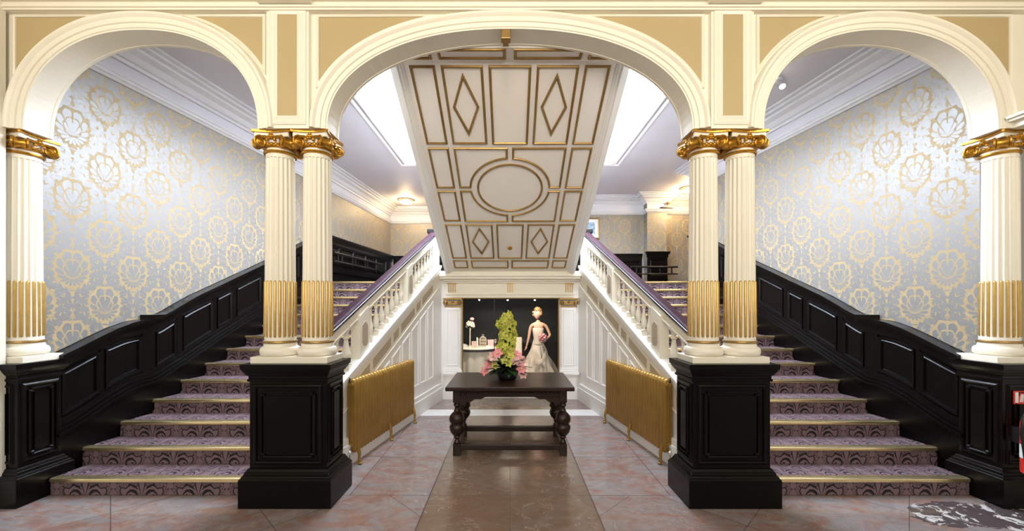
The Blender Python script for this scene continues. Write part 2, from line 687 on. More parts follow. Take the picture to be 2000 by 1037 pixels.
def interp(pts, x):
    if x <= pts[0][0]:
        return pts[0][1]
    for (a, b), (c, d) in zip(pts, pts[1:]):
        if x <= c:
            return b + (d - b) * (x - a) / (c - a)
    return pts[-1][1]


# ------------------------------------------------------------------ plan of the stair hall
def XW(y):          # left stair wall (wallpaper face); the walls draw together towards the back
    return interp([(3.28, -3.86), (5.74, -3.56), (10.66, -3.19)], y)


def XB(y):          # plane of the left balustrade
    return -1.66 + 0.165 * (y - 3.4)


CEIL = 4.10
LAND = 1.96
NY = 6.60           # display-window front
# riser positions and tread heights of one flight
SY = [3.223 + 0.306 * i for i in range(14)]
yobs = [937.5, 876.4, 824.7, 780, 740.8, 707, 678.6, 654, 634.6, 614, 597, 581, 566, 550]
SZ = [0.135, 0.277, 0.417, 0.556, 0.700, 0.843, 0.982, 1.120, 1.247, 1.396, 1.541, 1.670, 1.805, 1.955]
LANDY = SY[13]

# ------------------------------------------------------------------ floor
m = MB()
m.box(-5.2, 5.2, -3.0, 5.55, -0.1, 0.0)
m.box(-5.2, 5.2, 5.87, 8.3, -0.1, 0.0)
fl = struct(m.build('floor', 'marble'))
th = struct(MB().box(-1.9, 1.9, 5.55, 5.87, -0.1, 0.002).build('trim_1', 'threshold'))

# ------------------------------------------------------------------ side walls, ceiling
for s, nm in ((1, 'wall_left'), (-1, 'wall_right')):
    ys = [3.28, 5.74, 10.66] if s == 1 else [3.28, 5.74, 7.45]
    m = MB()
    for a, b_ in zip(ys, ys[1:]):
        xa, xb = XW(a), XW(b_)
        pts = [(xa - 0.15, a), (xa, a), (xb, b_), (xb - 0.15, b_)]
        pts = [(s * p[0], p[1]) for p in pts]
        m.hexa([(p[0], p[1], 0) for p in pts], [(p[0], p[1], CEIL) for p in pts])
    w = struct(m.build(nm, 'wallpaper_side'))

m = MB()
m.box(-4.3, -0.2, 10.66, 10.8, 0, CEIL)
struct(m.build('wall_back_left', 'wallpaper_back'))
m = MB()
m.box(0.0, 6.6, 9.56, 9.7, 0, CEIL)
struct(m.build('wall_back_right', 'wallpaper_back'))
m = MB()
m.box(3.2, 3.66, 9.31, 9.56, LAND, CEIL)
pier = struct(m.build('wall_back_pier', 'wallpaper_back'))
m = MB().box(3.46, 6.6, 7.30, 7.45, 0, CEIL)
struct(m.build('wall_landing_front', 'wallpaper_back'))
m = MB().box(6.5, 6.6, 7.4, 9.6, 0, CEIL)
struct(m.build('wall_landing_end', 'wallpaper_side'))
m = MB().box(-0.2, 0.0, 9.56, 10.8, 0, CEIL)
struct(m.build('wall_back_return', 'wallpaper_side'))

HX, HY0, HY1 = 1.82, 3.28, 7.15
m = MB()
m.box(-6.7, -HX, 3.28, 11.0, CEIL, CEIL + 0.12)
m.box(HX, 6.7, 3.28, 11.0, CEIL, CEIL + 0.12)
m.box(-HX, HX, HY1, 11.0, CEIL, CEIL + 0.12)
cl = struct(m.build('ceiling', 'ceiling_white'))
# moulded frame round the stairwell opening
m = MB()
for (o_, w_, h_) in ((0.03, 0.07, 0.05), (0.16, 0.025, 0.018)):
    x = HX + o_
    y = HY1 + o_
    path = [(-x, 3.3, CEIL), (-x, y, CEIL), (x, y, CEIL), (x, 3.3, CEIL)]
    m.sweep(path, [(-w_ / 2, -h_), (w_ / 2, -h_), (w_ / 2 + 0.01, 0.0), (-w_ / 2 - 0.01, 0.0)])
m.build('opening_frame', 'white', cl)
# light well and glazed roof
m = MB()
m.box(-HX - 0.1, -HX, 3.18, HY1 + 0.1, CEIL + 0.12, 5.1)
m.box(HX, HX + 0.1, 3.18, HY1 + 0.1, CEIL + 0.12, 5.1)
m.box(-HX, HX, HY1, HY1 + 0.1, CEIL + 0.12, 5.1)
m.box(-HX, HX, 3.18, 3.28, CEIL + 0.2, 5.1)
struct(m.build('wall_light_well', 'white'))
rf = thing('roof_light', (0, 5.2, 5.05), 'bright glazed roof light over the stairwell, white with daylight', 'skylight')
MB().box(-HX, HX, 3.28, HY1, 5.06, 5.09).build('pane', 'sky_glass', rf)
m = MB()
for i in range(9):
    x = -HX + 2 * HX * i / 8
    m.box(x - 0.018, x + 0.018, 3.28, HY1, 5.01, 5.06)
for i in range(1, 5):
    y = 3.28 + (HY1 - 3.28) * i / 5
    m.box(-HX, HX, y - 0.015, y + 0.015, 5.02, 5.06)
m.build('glazing_bar', 'white', rf)

# cornices and picture rails
RAIL = [(0, -0.05), (0.015, -0.05), (0.03, -0.03), (0.045, -0.02), (0.045, 0.0), (0.06, 0.015), (0.06, 0.03), (0, 0.04)]
CORN = [(0, -0.20), (0.03, -0.20), (0.04, -0.17), (0.06, -0.16), (0.10, -0.11), (0.16, -0.08), (0.17, -0.06), (0.22, -0.05), (0.22, -0.025), (0.27, -0.02), (0.27, 0.0), (0, 0.0)]


def along_left(off, ylist):
    return [(XW(y) + off, y) for y in ylist]


def moulding(name, path, prof, z, mat='cornice_white'):
    """profile's first coordinate points to the right of travel"""
    return struct(MB().sweep([(x, y, z) for x, y in path], prof).build(name, mat))


lp = [(XW(3.28), 3.28), (XW(5.74), 5.74), (XW(10.66), 10.66), (0.0, 10.66)]
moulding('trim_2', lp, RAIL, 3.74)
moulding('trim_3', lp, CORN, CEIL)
rp = [(6.5, 9.56), (3.66, 9.56), (3.66, 9.31), (3.2, 9.31), (3.2, 9.56), (0.0, 9.56)]
moulding('trim_4', rp[::-1], RAIL, 3.74)
moulding('trim_5', rp[::-1], CORN, CEIL)
r2 = [(-XW(3.28), 3.28), (-XW(5.74), 5.74), (-XW(7.45), 7.45), (6.5, 7.45)]
inv = lambda pr: [(-a, b_) for a, b_ in pr]
moulding('trim_6', r2, inv(RAIL), 3.74)
moulding('trim_7', r2, inv(CORN), CEIL)
# plain frieze band between rail and cornice
m = MB()
for (x0, y0), (x1, y1) in zip(lp[:3], lp[1:3]):
    m.hexa([(x0, y0, 3.78), (x0 + 0.006, y0, 3.78), (x1 + 0.006, y1, 3.78), (x1, y1, 3.78)],
           [(x0, y0, 4.0), (x0 + 0.006, y0, 4.0), (x1 + 0.006, y1, 4.0), (x1, y1, 4.0)])
m.box(-3.19, -0.2, 10.654, 10.66, 3.78, 4.0)
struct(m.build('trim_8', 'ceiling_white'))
m = MB()
for (x0, y0), (x1, y1) in zip(r2[:2], r2[1:3]):
    m.hexa([(x0 - 0.006, y0, 3.78), (x0, y0, 3.78), (x1, y1, 3.78), (x1 - 0.006, y1, 3.78)],
           [(x0 - 0.006, y0, 4.0), (x0, y0, 4.0), (x1, y1, 4.0), (x1 - 0.006, y1, 4.0)])
m.box(0.0, 3.2, 9.554, 9.56, 3.78, 4.0)
m.box(3.66, 6.5, 9.554, 9.56, 3.78, 4.0)
m.box(3.194, 3.666, 9.304, 9.31, 3.78, 4.0)
struct(m.build('trim_9', 'ceiling_white'))

# landing
m = MB()
m.box(-3.4, 6.5, LANDY + 0.29, 9.56, LAND - 0.16, LAND)
m.box(-3.4, -0.2, 9.56, 10.66, LAND - 0.16, LAND)
m.box(-1.15, 1.15, 6.75, LANDY + 0.29, LAND - 0.16, LAND)
struct(m.build('floor_landing', 'carpet'))


# ------------------------------------------------------------------ staircases
def make_stairs():
    t = thing('carpeted_staircase', (-2.6, 3.2, 0),
              'left flight of stairs in mauve and black patterned carpet with brass nosings', 'staircase')
    for i in range(14):
        y0, y1 = SY[i], SY[i] + 0.306
        z1 = SZ[i]
        z0 = SZ[i - 1] if i else 0.0
        a0, a1 = XW(y0) + 0.03, XW(y1) + 0.03
        b0, b1 = min(-1.16, XB(y0) - 0.05), min(-1.16, XB(y1) - 0.05)
        if i == 0:                      # the lowest step is housed between the two pedestals
            a0 = a1 = -3.73
            b0 = b1 = -2.065
        ytop = y1 + 0.02
        zb = max(0.0, z0 - 0.10) if i else 0.0
        st = MB().hexa([(a0, y0 + 0.02, zb), (b0, y0 + 0.02, zb), (b1, y1 + 0.02, zb), (a1, y1 + 0.02, zb)],
                       [(a0, y0 + 0.02, z1), (b0, y0 + 0.02, z1), (b1, y1 + 0.02, z1), (a1, y1 + 0.02, z1)])
        so = st.build('step', 'carpet', t)
        # rounded brass nosing along the front of the tread
        pr = [(0.0, -0.028), (0.008, -0.030), (0.016, -0.024), (0.019, -0.012), (0.016, 0.002), (0.006, 0.007), (-0.045, 0.007), (-0.045, 0.0), (0.0, 0.0)]
        path = [(a0 + 0.01, y0 + 0.02, z1), (b0 - 0.01, y0 + 0.02, z1)]
        MB().sweep(path, [(p, q) for p, q in pr]).build('nosing', 'brass', so, smooth=True)
    return t


stair_l = make_stairs()
stair_r = mirror_tree(stair_l)
label(stair_r, 'right flight of stairs in mauve and black patterned carpet with brass nosings')

# ------------------------------------------------------------------ dark wainscot up the stair walls
SK = [(3.30, 0.47), (3.45, 0.52), (3.60, 0.595), (3.75, 0.675), (3.90, 0.735), (4.0, 0.762), (4.08, 0.772), (4.14, 0.775),
      (4.22, 0.80), (4.32, 0.845), (4.45, 0.905), (4.85, 1.10), (5.7, 1.49), (6.5, 1.86), (7.10, 2.14), (7.30, 2.18), (7.5, 2.19), (10.66, 2.19)]


def S_(y):
    return interp(SK, y)


TP = [(3.30, 1.11), (3.45, 1.18), (3.60, 1.255), (3.75, 1.325), (3.90, 1.378), (4.0, 1.395), (4.10, 1.40),
      (4.1001, 1.43), (4.18, 1.435), (4.26, 1.47), (4.4, 1.55), (4.59, 1.652), (5.7, 2.15), (6.5, 2.51), (7.00, 2.73), (7.20, 2.80), (7.4, 2.83), (10.66, 2.83)]


def T_(y):
    return interp(TP, y)


def wainscot(yend, name_label):
    t = thing('wall_panelling', (-3.8, 3.4, 0), name_label, 'wainscoting')
    ys = [3.33]
    while ys[-1] < yend - 1e-6:
        ys.append(min(yend, round(ys[-1] + 0.05, 4)))
    ys = sorted(set(ys + [3.45, 3.6, 3.75, 4.1, 4.1001, 5.74, min(yend, 7.3)]))
    W_ = lambda y, d: XW(y) + d
    # backing board
    m = MB()
    for a, b_ in zip(ys, ys[1:]):
        m.hexa([(W_(a, 0), a, max(0, S_(a) - 0.6)), (W_(a, .03), a, max(0, S_(a) - 0.6)), (W_(b_, .03), b_, max(0, S_(b_) - 0.6)), (W_(b_, 0), b_, max(0, S_(b_) - 0.6))],
               [(W_(a, 0), a, T_(a)), (W_(a, .03), a, T_(a)), (W_(b_, .03), b_, T_(b_)), (W_(b_, 0), b_, T_(b_))])
    m.build('backing_board', 'dark_wood', t)

    def run(fz, d0, d1, z0, z1, nm, parent=None, rng=None):
        m = MB()
        for a, b_ in zip(ys, ys[1:]):
            if rng and (a < rng[0] - 1e-6 or b_ > rng[1] + 1e-6):
                continue
            for (dd0, dd1, zz0, zz1) in (zip(d0, d1, z0, z1)):
                m.hexa([(W_(a, dd0), a, fz(a) + zz0), (W_(a, dd1), a, fz(a) + zz0), (W_(b_, dd1), b_, fz(b_) + zz0), (W_(b_, dd0), b_, fz(b_) + zz0)],
                       [(W_(a, dd0), a, fz(a) + zz1), (W_(a, dd1), a, fz(a) + zz1), (W_(b_, dd1), b_, fz(b_) + zz1), (W_(b_, dd0), b_, fz(b_) + zz1)])
        return m.build(nm, 'dark_wood', parent or t)
    run(T_, [0, 0, 0, 0], [.13, .105, .075, .055], [-.035, -.06, -.085, -.15], [0.0, -.035, -.06, -.085], 'cap_rail')
    run(S_, [0, 0, 0, 0], [.095, .075, .055, .065], [-.04, -.01, .02, -.075], [-.015, .015, .045, -.05], 'skirting_moulding')
    run(S_, [0.03], [.048], [-.60 if False else -.33], [-.05], 'skirting_board')
    run(S_, [0.03], [.045], [.03], [.085], 'bottom_rail')
    # panels with mitred raised mouldings; stiles are what is left between them
    spans = [(3.40, 3.66), (3.73, 4.03), (4.20, 4.40), (4.50, 4.86), (4.95, 5.15), (5.25, 5.65), (5.78, 6.02), (6.14, 6.54), (6.66, 6.90)]
    y = 7.35
    while y + 0.5 < yend:
        spans.append((y, y + 0.5))
        y += 0.60
    for a, b_ in spans:
        if b_ > yend:
            continue
        n = 6
        lo = [(lerp(a, b_, k / n), S_(lerp(a, b_, k / n)) + 0.12) for k in range(n + 1)]
        hi = [(lerp(b_, a, k / n), T_(lerp(b_, a, k / n)) - 0.19) for k in range(n + 1)]
        if a == 3.73:
            hi = [(y_, z_ if y_ < 4.09 else z_) for y_, z_ in hi]
        path = [(W_(y_, .03), y_, z_) for y_, z_ in lo + hi]
        MB().sweep(path, [(-0.024, 0.0), (-0.02, 0.012), (-0.010, 0.006), (0.0, 0.020), (0.012, 0.022), (0.014, 0.0)], up=(1, -0.1, 0), closed=True).build('panel_moulding', 'dark_wood', t)
    # stiles
    for a, b_ in zip(spans, spans[1:]):
        y0, y1 = a[1] + 0.02, b_[0] - 0.02
        if y1 > yend or y1 - y0 < 0.02:
            continue
        m = MB().hexa([(W_(y0, .03), y0, S_(y0) + .03), (W_(y0, .04), y0, S_(y0) + .03), (W_(y1, .04), y1, S_(y1) + .03), (W_(y1, .03), y1, S_(y1) + .03)],
                      [(W_(y0, .03), y0, T_(y0) - .12), (W_(y0, .04), y0, T_(y0) - .12), (W_(y1, .04), y1, T_(y1) - .12), (W_(y1, .03), y1, T_(y1) - .12)])
        m.build('stile', 'dark_wood', t)
    # the little block where the curved run meets the straight one
    MB().box(XW(4.1), XW(4.1) + .145, 4.06, 4.19, 1.395, 1.442).build('cap_block', 'dark_wood', t)
    return t


wl = wainscot(10.66, 'near-black panelled wainscot climbing the left stair wall and running on across its landing')
wr = mirror_tree(wainscot(7.45, 'near-black panelled wainscot climbing the right stair wall'))
for o in [o for o in COL.objects if o.get('label') == 'near-black panelled wainscot climbing the right stair wall' and o is not wr]:
    for ch in list(o.children):
        bpy.data.objects.remove(ch)
    bpy.data.objects.remove(o)


def flat_wainscot(name_label, x0, x1, y, z0, z1, n, ends=False):
    t = thing('wall_panelling', ((x0 + x1) / 2, y, z0), name_label, 'wainscoting')
    MB().box(x0, x1, y - .03, y, z0, z1 - .03).build('backing_board', 'dark_wood', t)
    m = MB()
    e = 0.05 if ends else 0
    m.box(x0 - e, x1 + e, y - .09, y, z1 - .035, z1)
    m.box(x0 - e * .7, x1 + e * .7, y - .07, y, z1 - .065, z1 - .035)
    m.box(x0 - e * .3, x1 + e * .3, y - .045, y, z1 - .13, z1 - .065)
    m.build('cap_rail', 'dark_wood', t)
    MB().box(x0, x1, y - .05, y, z0, z0 + .2).build('skirting_board', 'dark_wood', t)
    w = (x1 - x0) / n
    for i in range(n):
        a, b_ = x0 + w * i + .06, x0 + w * (i + 1) - .06
        path = [(a, y - .03, z0 + .26), (b_, y - .03, z0 + .26), (b_, y - .03, z1 - .19), (a, y - .03, z1 - .19)]
        MB().sweep(path, [(-.02, 0), (-.012, .012), (0, .008), (.012, .02), (.014, 0)], up=(0, -1, 0), closed=True).build('panel_moulding', 'dark_wood', t)
    return t


flat_wainscot('dark panelled wainscot on the back wall left of the sloping soffit', -3.1, -0.25, 10.66, LAND, 2.83, 5)
flat_wainscot('dark panelled wainscot on the back wall behind the right stair', 0.1, 3.15, 9.56, LAND, 2.75, 5)
flat_wainscot('dark panelled wainscot block wrapping the projecting pier at the head of the right stair', 3.2, 3.66, 9.31, LAND, 2.77, 1, True)


# ------------------------------------------------------------------ landing handrails
def wall_rail(lbl, pts, r=0.022):
    t = thing('wall_handrail', pts[0], lbl, 'handrail')
    MB().tube(pts, r, 10).build('rail', 'black', t, smooth=True)
    MB().tube([(p[0], p[1], p[2] - 0.16) for p in pts], r * .8, 10).build('lower_rail', 'black', t, smooth=True)
    for k in range(4):
        f = (k + .5) / 4
        a, b_ = Vector(pts[0]), Vector(pts[-1])
        p = a.lerp(b_, f)
        MB().box(p.x - .012, p.x + .012, p.y - .012, p.y + .012, p.z - .16, p.z + .005).build('bracket', 'black', t)
    return t


wall_rail('dark double handrail fixed in front of the left landing wainscot', [(XW(7.5) + .13, 7.5, 2.52), (XW(8.6) + .13, 8.6, 2.52), (XW(9.8) + .13, 9.8, 2.52)])
wall_rail('short dark double handrail in front of the pier at the head of the right stair', [(2.75, 9.10, 2.40), (3.2, 9.10, 2.40), (3.82, 9.10, 2.40)])


# ------------------------------------------------------------------ pedestals
def panel_frame(m, o, ux, n, w, z0, z1, k=1.0):
    """double mitred moulding with notched corners on a vertical face. o centre point, ux horizontal dir, n outward"""
    O, U, Nn = Vector(o), Vector(ux), Vector(n)

    def P(a, z, d=0.0):
        return O + U * a + Vector((0, 0, z)) + Nn * d
    path = [P(-w / 2, z0), P(w / 2, z0), P(w / 2, z1), P(-w / 2, z1)]
    m.sweep(path, [(-.016, 0), (-.012, .010), (0, .014), (.010, .008), (.014, 0)], up=tuple(Nn), closed=True)
    g_ = 0.045 * k
    c = 0.022 * k
    a, za, zb = w / 2 - g_, z0 + g_, z1 - g_
    path = [P(-a + c, za), P(a - c, za), P(a - c, za + c), P(a, za + c), P(a, zb - c), P(a - c, zb - c), P(a - c, zb), P(-a + c, zb), P(-a + c, zb - c), P(-a, zb - c), P(-a, za + c), P(-a + c, za + c)]
    m.sweep(path, [(-.012, 0), (-.010, .012), (0, .018), (.008, .010), (.010, 0)], up=tuple(Nn), closed=True)
    k_ = a - 0.03
    m.prism([P(-k_, za + .03), P(k_, za + .03), P(k_, zb - .03), P(-k_, zb - .03)], Nn * 0.012)


def pedestal(lbl, x0, x1, y0, y1, sides=True, plinth=None):
    t = thing('column_pedestal', ((x0 + x1) / 2, (y0 + y1) / 2, 0), lbl, 'pedestal', 'dark wooden pedestals under the columns')
    MB().box(x0, x1, y0, y1, 0.0, 1.0).build('body', 'dark_wood', t, bevel=.004)

    def rings(lst):
        m = MB()
        for e, z0, z1, e2 in lst:
            m.hexa([(x0 - e, y0 - e, z0), (x1 + e, y0 - e, z0), (x1 + e, y1 + e, z0), (x0 - e, y1 + e, z0)],
                   [(x0 - e2, y0 - e2, z1), (x1 + e2, y0 - e2, z1), (x1 + e2, y1 + e2, z1), (x0 - e2, y1 + e2, z1)])
        return m
    rings([(.055, 0, .215, .055), (.055, .215, .225, .045), (.045, .225, .240, .038), (.032, .240, .262, .026), (.022, .262, .285, .012)]).build('base_moulding', 'dark_wood', t, bevel=.003)
    rings([(.012, .955, .975, .014), (.006, .975, 1.0, .006), (.012, 1.0, 1.02, .024), (.026, 1.02, 1.05, .040), (.046, 1.05, 1.092, .048)]).build('cornice', 'dark_wood', t, bevel=.003)
    m = MB()
    panel_frame(m, ((x0 + x1) / 2, y0, 0), (1, 0, 0), (0, -1, 0), (x1 - x0) - .09, .33, .92)
    m.build('front_panel', 'dark_wood', t)
    if sides:
        for xs, nx in ((x1, 1), (x0, -1)):
            m = MB()
            panel_frame(m, (xs, (y0 + y1) / 2, 0), (0, nx, 0), (nx, 0, 0), (y1 - y0) - .07, .33, .92, .8)
            m.build('side_panel', 'dark_wood', t)
    p = plinth or (x0 + .0, x1 - .0)
    MB().box(p[0], p[1], y0 + .005, y1 - .005, 1.092, 1.142).build('cream_plinth', 'cream', t, bevel=.004)
    return t


ped = pedestal('free-standing dark wooden pedestal with a cream plinth between left stair and left radiator', -2.005, -1.41, 3.075, 3.375)
label(mirror_tree(ped), 'free-standing dark wooden pedestal with a cream plinth between right stair and right radiator')
pedo = pedestal('dark wooden pedestal at the outer foot of the left stair', -4.14, -3.79, 3.075, 3.375, plinth=(-4.12, -3.76))
label(mirror_tree(pedo), 'dark wooden pedestal at the outer foot of the right stair, beside the fire extinguisher')


# ------------------------------------------------------------------ columns
def make_column(lbl):
    t = thing('fluted_column', (0, 0, 1.142), lbl, 'column', 'cream fluted columns with gilded capitals')
    prof = [(.128, 1.142), (.140, 1.150), (.147, 1.168), (.146, 1.188), (.138, 1.205), (.124, 1.212), (.122, 1.218), (.118, 1.232), (.119, 1.240)]
    MB().lathe(prof, seg=40).build('base', 'cream', t, smooth=True)
    MB().lathe([(.119, 1.240), (.126, 1.244), (.127, 1.252), (.124, 1.259), (.118, 1.262)], seg=40).build('base_ring', 'gold_trim', t, smooth=True)
    NF = 20

    def flute(a, z):
        if z < 1.285 or z > 2.705:
            return 1.0
        q = abs(math.sin(a * NF / 2))
        return 1.0 - 0.095 * max(0.0, q - 0.30) / 0.70
    zs = [1.262, 1.284, 1.286, 1.30, 1.74, 2.2, 2.69, 2.704, 2.7055, 2.735]
    prof = [(lerp(.1135, .1035, (z - 1.262) / 1.473), z) for z in zs]
    MB().lathe(prof, seg=NF * 8, fn=flute).build('shaft', 'cream', t, smooth=True)
    for k in range(NF):
        a = 2 * PI * (k + .5) / NF
        def R(z):
            return lerp(.1135, .1035, (z - 1.262) / 1.473) - .0045
        pts = [(R(z) * math.cos(a), R(z) * math.sin(a), z) for z in (1.290, 1.296, 1.304, 1.5, 1.722, 1.730, 1.736)]
        MB().tube(pts, [.004, .0085, .0105, .0105, .0105, .0085, .004], 8).build('gilded_flute', 'gold_paint', t, smooth=True)
    # capital
    MB().lathe([(.104, 2.735), (.117, 2.738), (.121, 2.746), (.119, 2.755), (.108, 2.760)], seg=36).build('neck_ring', 'gold', t, smooth=True)
    cap = MB().lathe([(.104, 2.760), (.106, 2.785), (.112, 2.80), (.118, 2.82), (.122, 2.85), (.118, 2.872)], seg=36).build('capital', 'cream', t, smooth=True)
    # abacus with hollow sides
    def abacus(e, z0, z1, nm, mat):
        pts = []
        for q in range(4):
            a0 = q * PI / 2
            for k in range(9):
                s_ = (k - 4) / 4 * (e - .012)
                d = e - .022 * (1 - (s_ / e) ** 2) - (.0 if abs(k - 4) < 4 else 0)
                x, y = s_, -d
                pts.append((x * math.cos(a0) - y * math.sin(a0), x * math.sin(a0) + y * math.cos(a0), z0))
        MB().prism(pts, (0, 0, z1 - z0)).build(nm, mat, cap)
    abacus(.138, 2.850, 2.884, 'abacus', 'cream')
    abacus(.152, 2.884, 2.902, 'abacus_rim', 'gold')
    # egg band
    m = MB().lathe([(.108, 2.775), (.124, 2.782), (.128, 2.795), (.122, 2.806), (.112, 2.810)], seg=36)
    for k in range(24):
        a = 2 * PI * k / 24
        m.ball((.122 * math.cos(a), .122 * math.sin(a), 2.797), .012, 8, 5, (1, 1, 1.2))
    m.build('egg_band', 'gold', cap, smooth=True)
    for q in range(4):
        a = PI / 4 + q * PI / 2
        dx, dy = math.cos(a), math.sin(a)
        m = MB()
        # drum of the volute, axis square to the diagonal
        ctr = Vector((dx * .150, dy * .150, 2.810))
        ax = Vector((-dy, dx, 0))
        dg = Vector((dx, dy, 0))
        seg = 18
        ring = []
        for w_, rr in ((-.040, .012), (-.036, .034), (-.030, .040), (0.0, .030), (.030, .040), (.036, .034), (.040, .012)):
            ring.append([ctr + ax * w_ + dg * (rr * math.cos(2 * PI * k / seg)) + Vector((0, 0, rr * math.sin(2 * PI * k / seg))) for k in range(seg)])
        vs = [p for r_ in ring for p in r_]
        fs = []
        for i in range(len(ring) - 1):
            for k in range(seg):
                fs.append((i * seg + k, i * seg + (k + 1) % seg, (i + 1) * seg + (k + 1) % seg, (i + 1) * seg + k))
        fs += [tuple(range(seg)), tuple(range(len(vs) - 1, len(vs) - seg - 1, -1))]
        m.add(vs, fs)
        for sd in (-1, 1):
            sp = []
            rs = []
            for k in range(34):
                u = k / 33
                ang = PI / 2 + u * 2 * PI * 2.1
                rr = .040 * (1 - u) + .005
                sp.append(ctr + ax * (sd * .040) - dg * (rr * math.cos(ang)) + Vector((0, 0, rr * math.sin(ang))))
                rs.append(.0075 * (1 - .55 * u))
            m.tube(sp, rs, 6)
            m.ball(ctr + ax * (sd * .040), .010, 8, 6)
            # stem running back from the volute to the middle of the face
            fa = a + sd * PI / 4
            mid = Vector((math.cos(fa) * .128, math.sin(fa) * .128, 2.835))
            p0 = ctr + ax * (sd * .034) + Vector((0, 0, .040))
            m.tube([p0, p0.lerp(mid, .5) + Vector((0, 0, .006)), mid], [.010, .011, .006], 6)
        m.build('volute', 'gold', cap, smooth=True)
        fx, fy = math.cos(q * PI / 2), math.sin(q * PI / 2)
        m = MB()
        c = Vector((fx * .134, fy * .134, 2.852))
        m.ball(c, .014, 8, 6)
        sdv = Vector((-fy, fx, 0))
        for k in range(6):
            an = k * PI / 3
            m.ball(c + sdv * (.017 * math.cos(an)) + Vector((0, 0, .017 * math.sin(an))), .009, 6, 5)
        for k in (-1, 1):
            m.ball(c + sdv * (.030 * k) - Vector((0, 0, .028)), .014, 8, 5, (1, 1, .8))
        m.build('rosette', 'gold', cap, smooth=True)
    return t


def place_col(c, x, l):
    if c is None:
        o = col0
    else:
        o = copy_tree(col0)
    o.location = (x, 3.225, 1.142)
    o['_o'] = tuple(o.location)
    o['label'] = l
    return o


# build in local coordinates: the thing's origin sits at z 1.142
col0 = make_column('')
place_col(None, -1.852, 'cream fluted column with gilded capital, outer one of the pair on the free-standing pedestal by the left stair')
place_col(1, -1.553, 'cream fluted column with gilded capital, inner one of the pair on the free-standing pedestal by the left radiator')
place_col(1, 1.560, 'cream fluted column with gilded capital, inner one of the pair on the free-standing pedestal by the right radiator')
place_col(1, 1.856, 'cream fluted column with gilded capital, outer one of the pair on the free-standing pedestal by the right stair')
place_col(1, -3.93, 'single cream fluted column with gilded capital at the photo\'s far left edge')
place_col(1, 3.95, 'single cream fluted column with gilded capital at the photo\'s far right edge above the extinguisher')
for o in list(COL.objects):
    pass

# ------------------------------------------------------------------ arcade wall
SPR = 2.902
ARCHES = [(-2.852, 0.905, 0.766), (0.0, 1.410, 0.774), (2.866, 0.905, 0.766)]


def arch_pts(c, a, h, n=48, e=0.0):
    pts = []
    for k in range(n + 1):
        t = PI - PI * k / n
        ct, st = math.cos(t), math.sin(t)
        p = 2 / 2.2
        x = (a + e) * math.copysign(abs(ct) ** p, ct)
        z = (h + e) * abs(st) ** p
        pts.append((c + x, SPR + z))
    return pts


def wall_with_arches(yf, yb, ztop, xl, xr):
    m = MB()
    xs = [xl]
    segs = []
    for c, a, h in ARCHES:
        segs.append(([(xs[-1] if not segs else segs[-1][0][-1][0], SPR)], None))
    cur = xl
    for c, a, h in ARCHES:
        ap = arch_pts(c, a, h)
        m.hexa([(cur, yf, SPR), (c - a, yf, SPR), (c - a, yb, SPR), (cur, yb, SPR)], [(cur, yf, ztop), (c - a, yf, ztop), (c - a, yb, ztop), (cur, yb, ztop)])
        for (x0, z0), (x1, z1) in zip(ap, ap[1:]):
            m.hexa([(x0, yf, z0), (x1, yf, z1), (x1, yb, z1), (x0, yb, z0)], [(x0, yf, ztop), (x1, yf, ztop), (x1, yb, ztop), (x0, yb, ztop)])
        cur = c + a
    m.hexa([(cur, yf, SPR), (xr, yf, SPR), (xr, yb, SPR), (cur, yb, SPR)], [(cur, yf, ztop), (xr, yf, ztop), (xr, yb, ztop), (cur, yb, ztop)])
    return m


YF = 3.10
aw = struct(wall_with_arches(YF, 3.28, 4.5, -4.2, 4.2).build('wall_front', 'cream'))
for i, (c, a, h) in enumerate(ARCHES):
    ap = arch_pts(c, a, h, 56)
    # stepped archivolt; the profile is (outward from the opening, towards the viewer)
    prof = [(0.0, 0.0), (0.0, .018), (.010, .018), (.014, .026), (.046, .026), (.050, .036), (.086, .036), (.092, .044), (.104, .054), (.120, .054), (.130, .040), (.134, 0.0)]
    path = [(x, YF, z) for x, z in ap]
    m = MB().sweep(path, [(-p, q) for p, q in prof], up=(0, -1, 0))
    m.build('archivolt', 'cream', aw, smooth=True)
    # raised bead at the rear edge of the arch soffit
    m = MB().sweep([(x, 3.272, z) for x, z in ap], [(0.004, -.012), (-.012, -.012), (-.012, .012), (0.004, .012)][::-1], up=(0, -1, 0))
    m.build('rear_bead', 'cream', aw)

# impost blocks joining arches over the capitals
ZT = 3.782


def spandrel(parent, cx, a, h, side, xlim):
    """tan panel between an arch and a vertical edge; side -1: left of the arch"""
    ap = arch_pts(cx, a, h, 200, 0.152)
    pts = [(x, z) for x, z in ap if (x - cx) * side > 0 and ((x - xlim) * side < 0) and z < ZT]
    if side > 0:
        pts = pts[::-1]
    # pts now run from the arch's springing side up to its crown side
    p0, p1 = pts[0], pts[-1]
    zl = p0[1]
    poly = [(xlim, zl)] + pts + [(p1[0], ZT), (xlim, ZT)]
    # clean nearly doubled points
    out = []
    for p in poly:
        if not out or (abs(p[0] - out[-1][0]) + abs(p[1] - out[-1][1])) > .004:
            out.append(p)
    MB().prism([(x, YF - .001, z) for x, z in out], (0, -.004, 0)).build('spandrel_panel', 'tan', parent)
    cxm = sum(p[0] for p in out) / len(out)
    czm = sum(p[1] for p in out) / len(out)
    m = MB()
    path = [(x, YF, z) for x, z in out]
    m.sweep(path, [(-.012, 0), (-.012, .014), (-.004, .020), (.006, .016), (.010, .010), (.012, 0)], up=(0, -1, 0), closed=True)
    m.build('panel_bead', 'cream', parent)


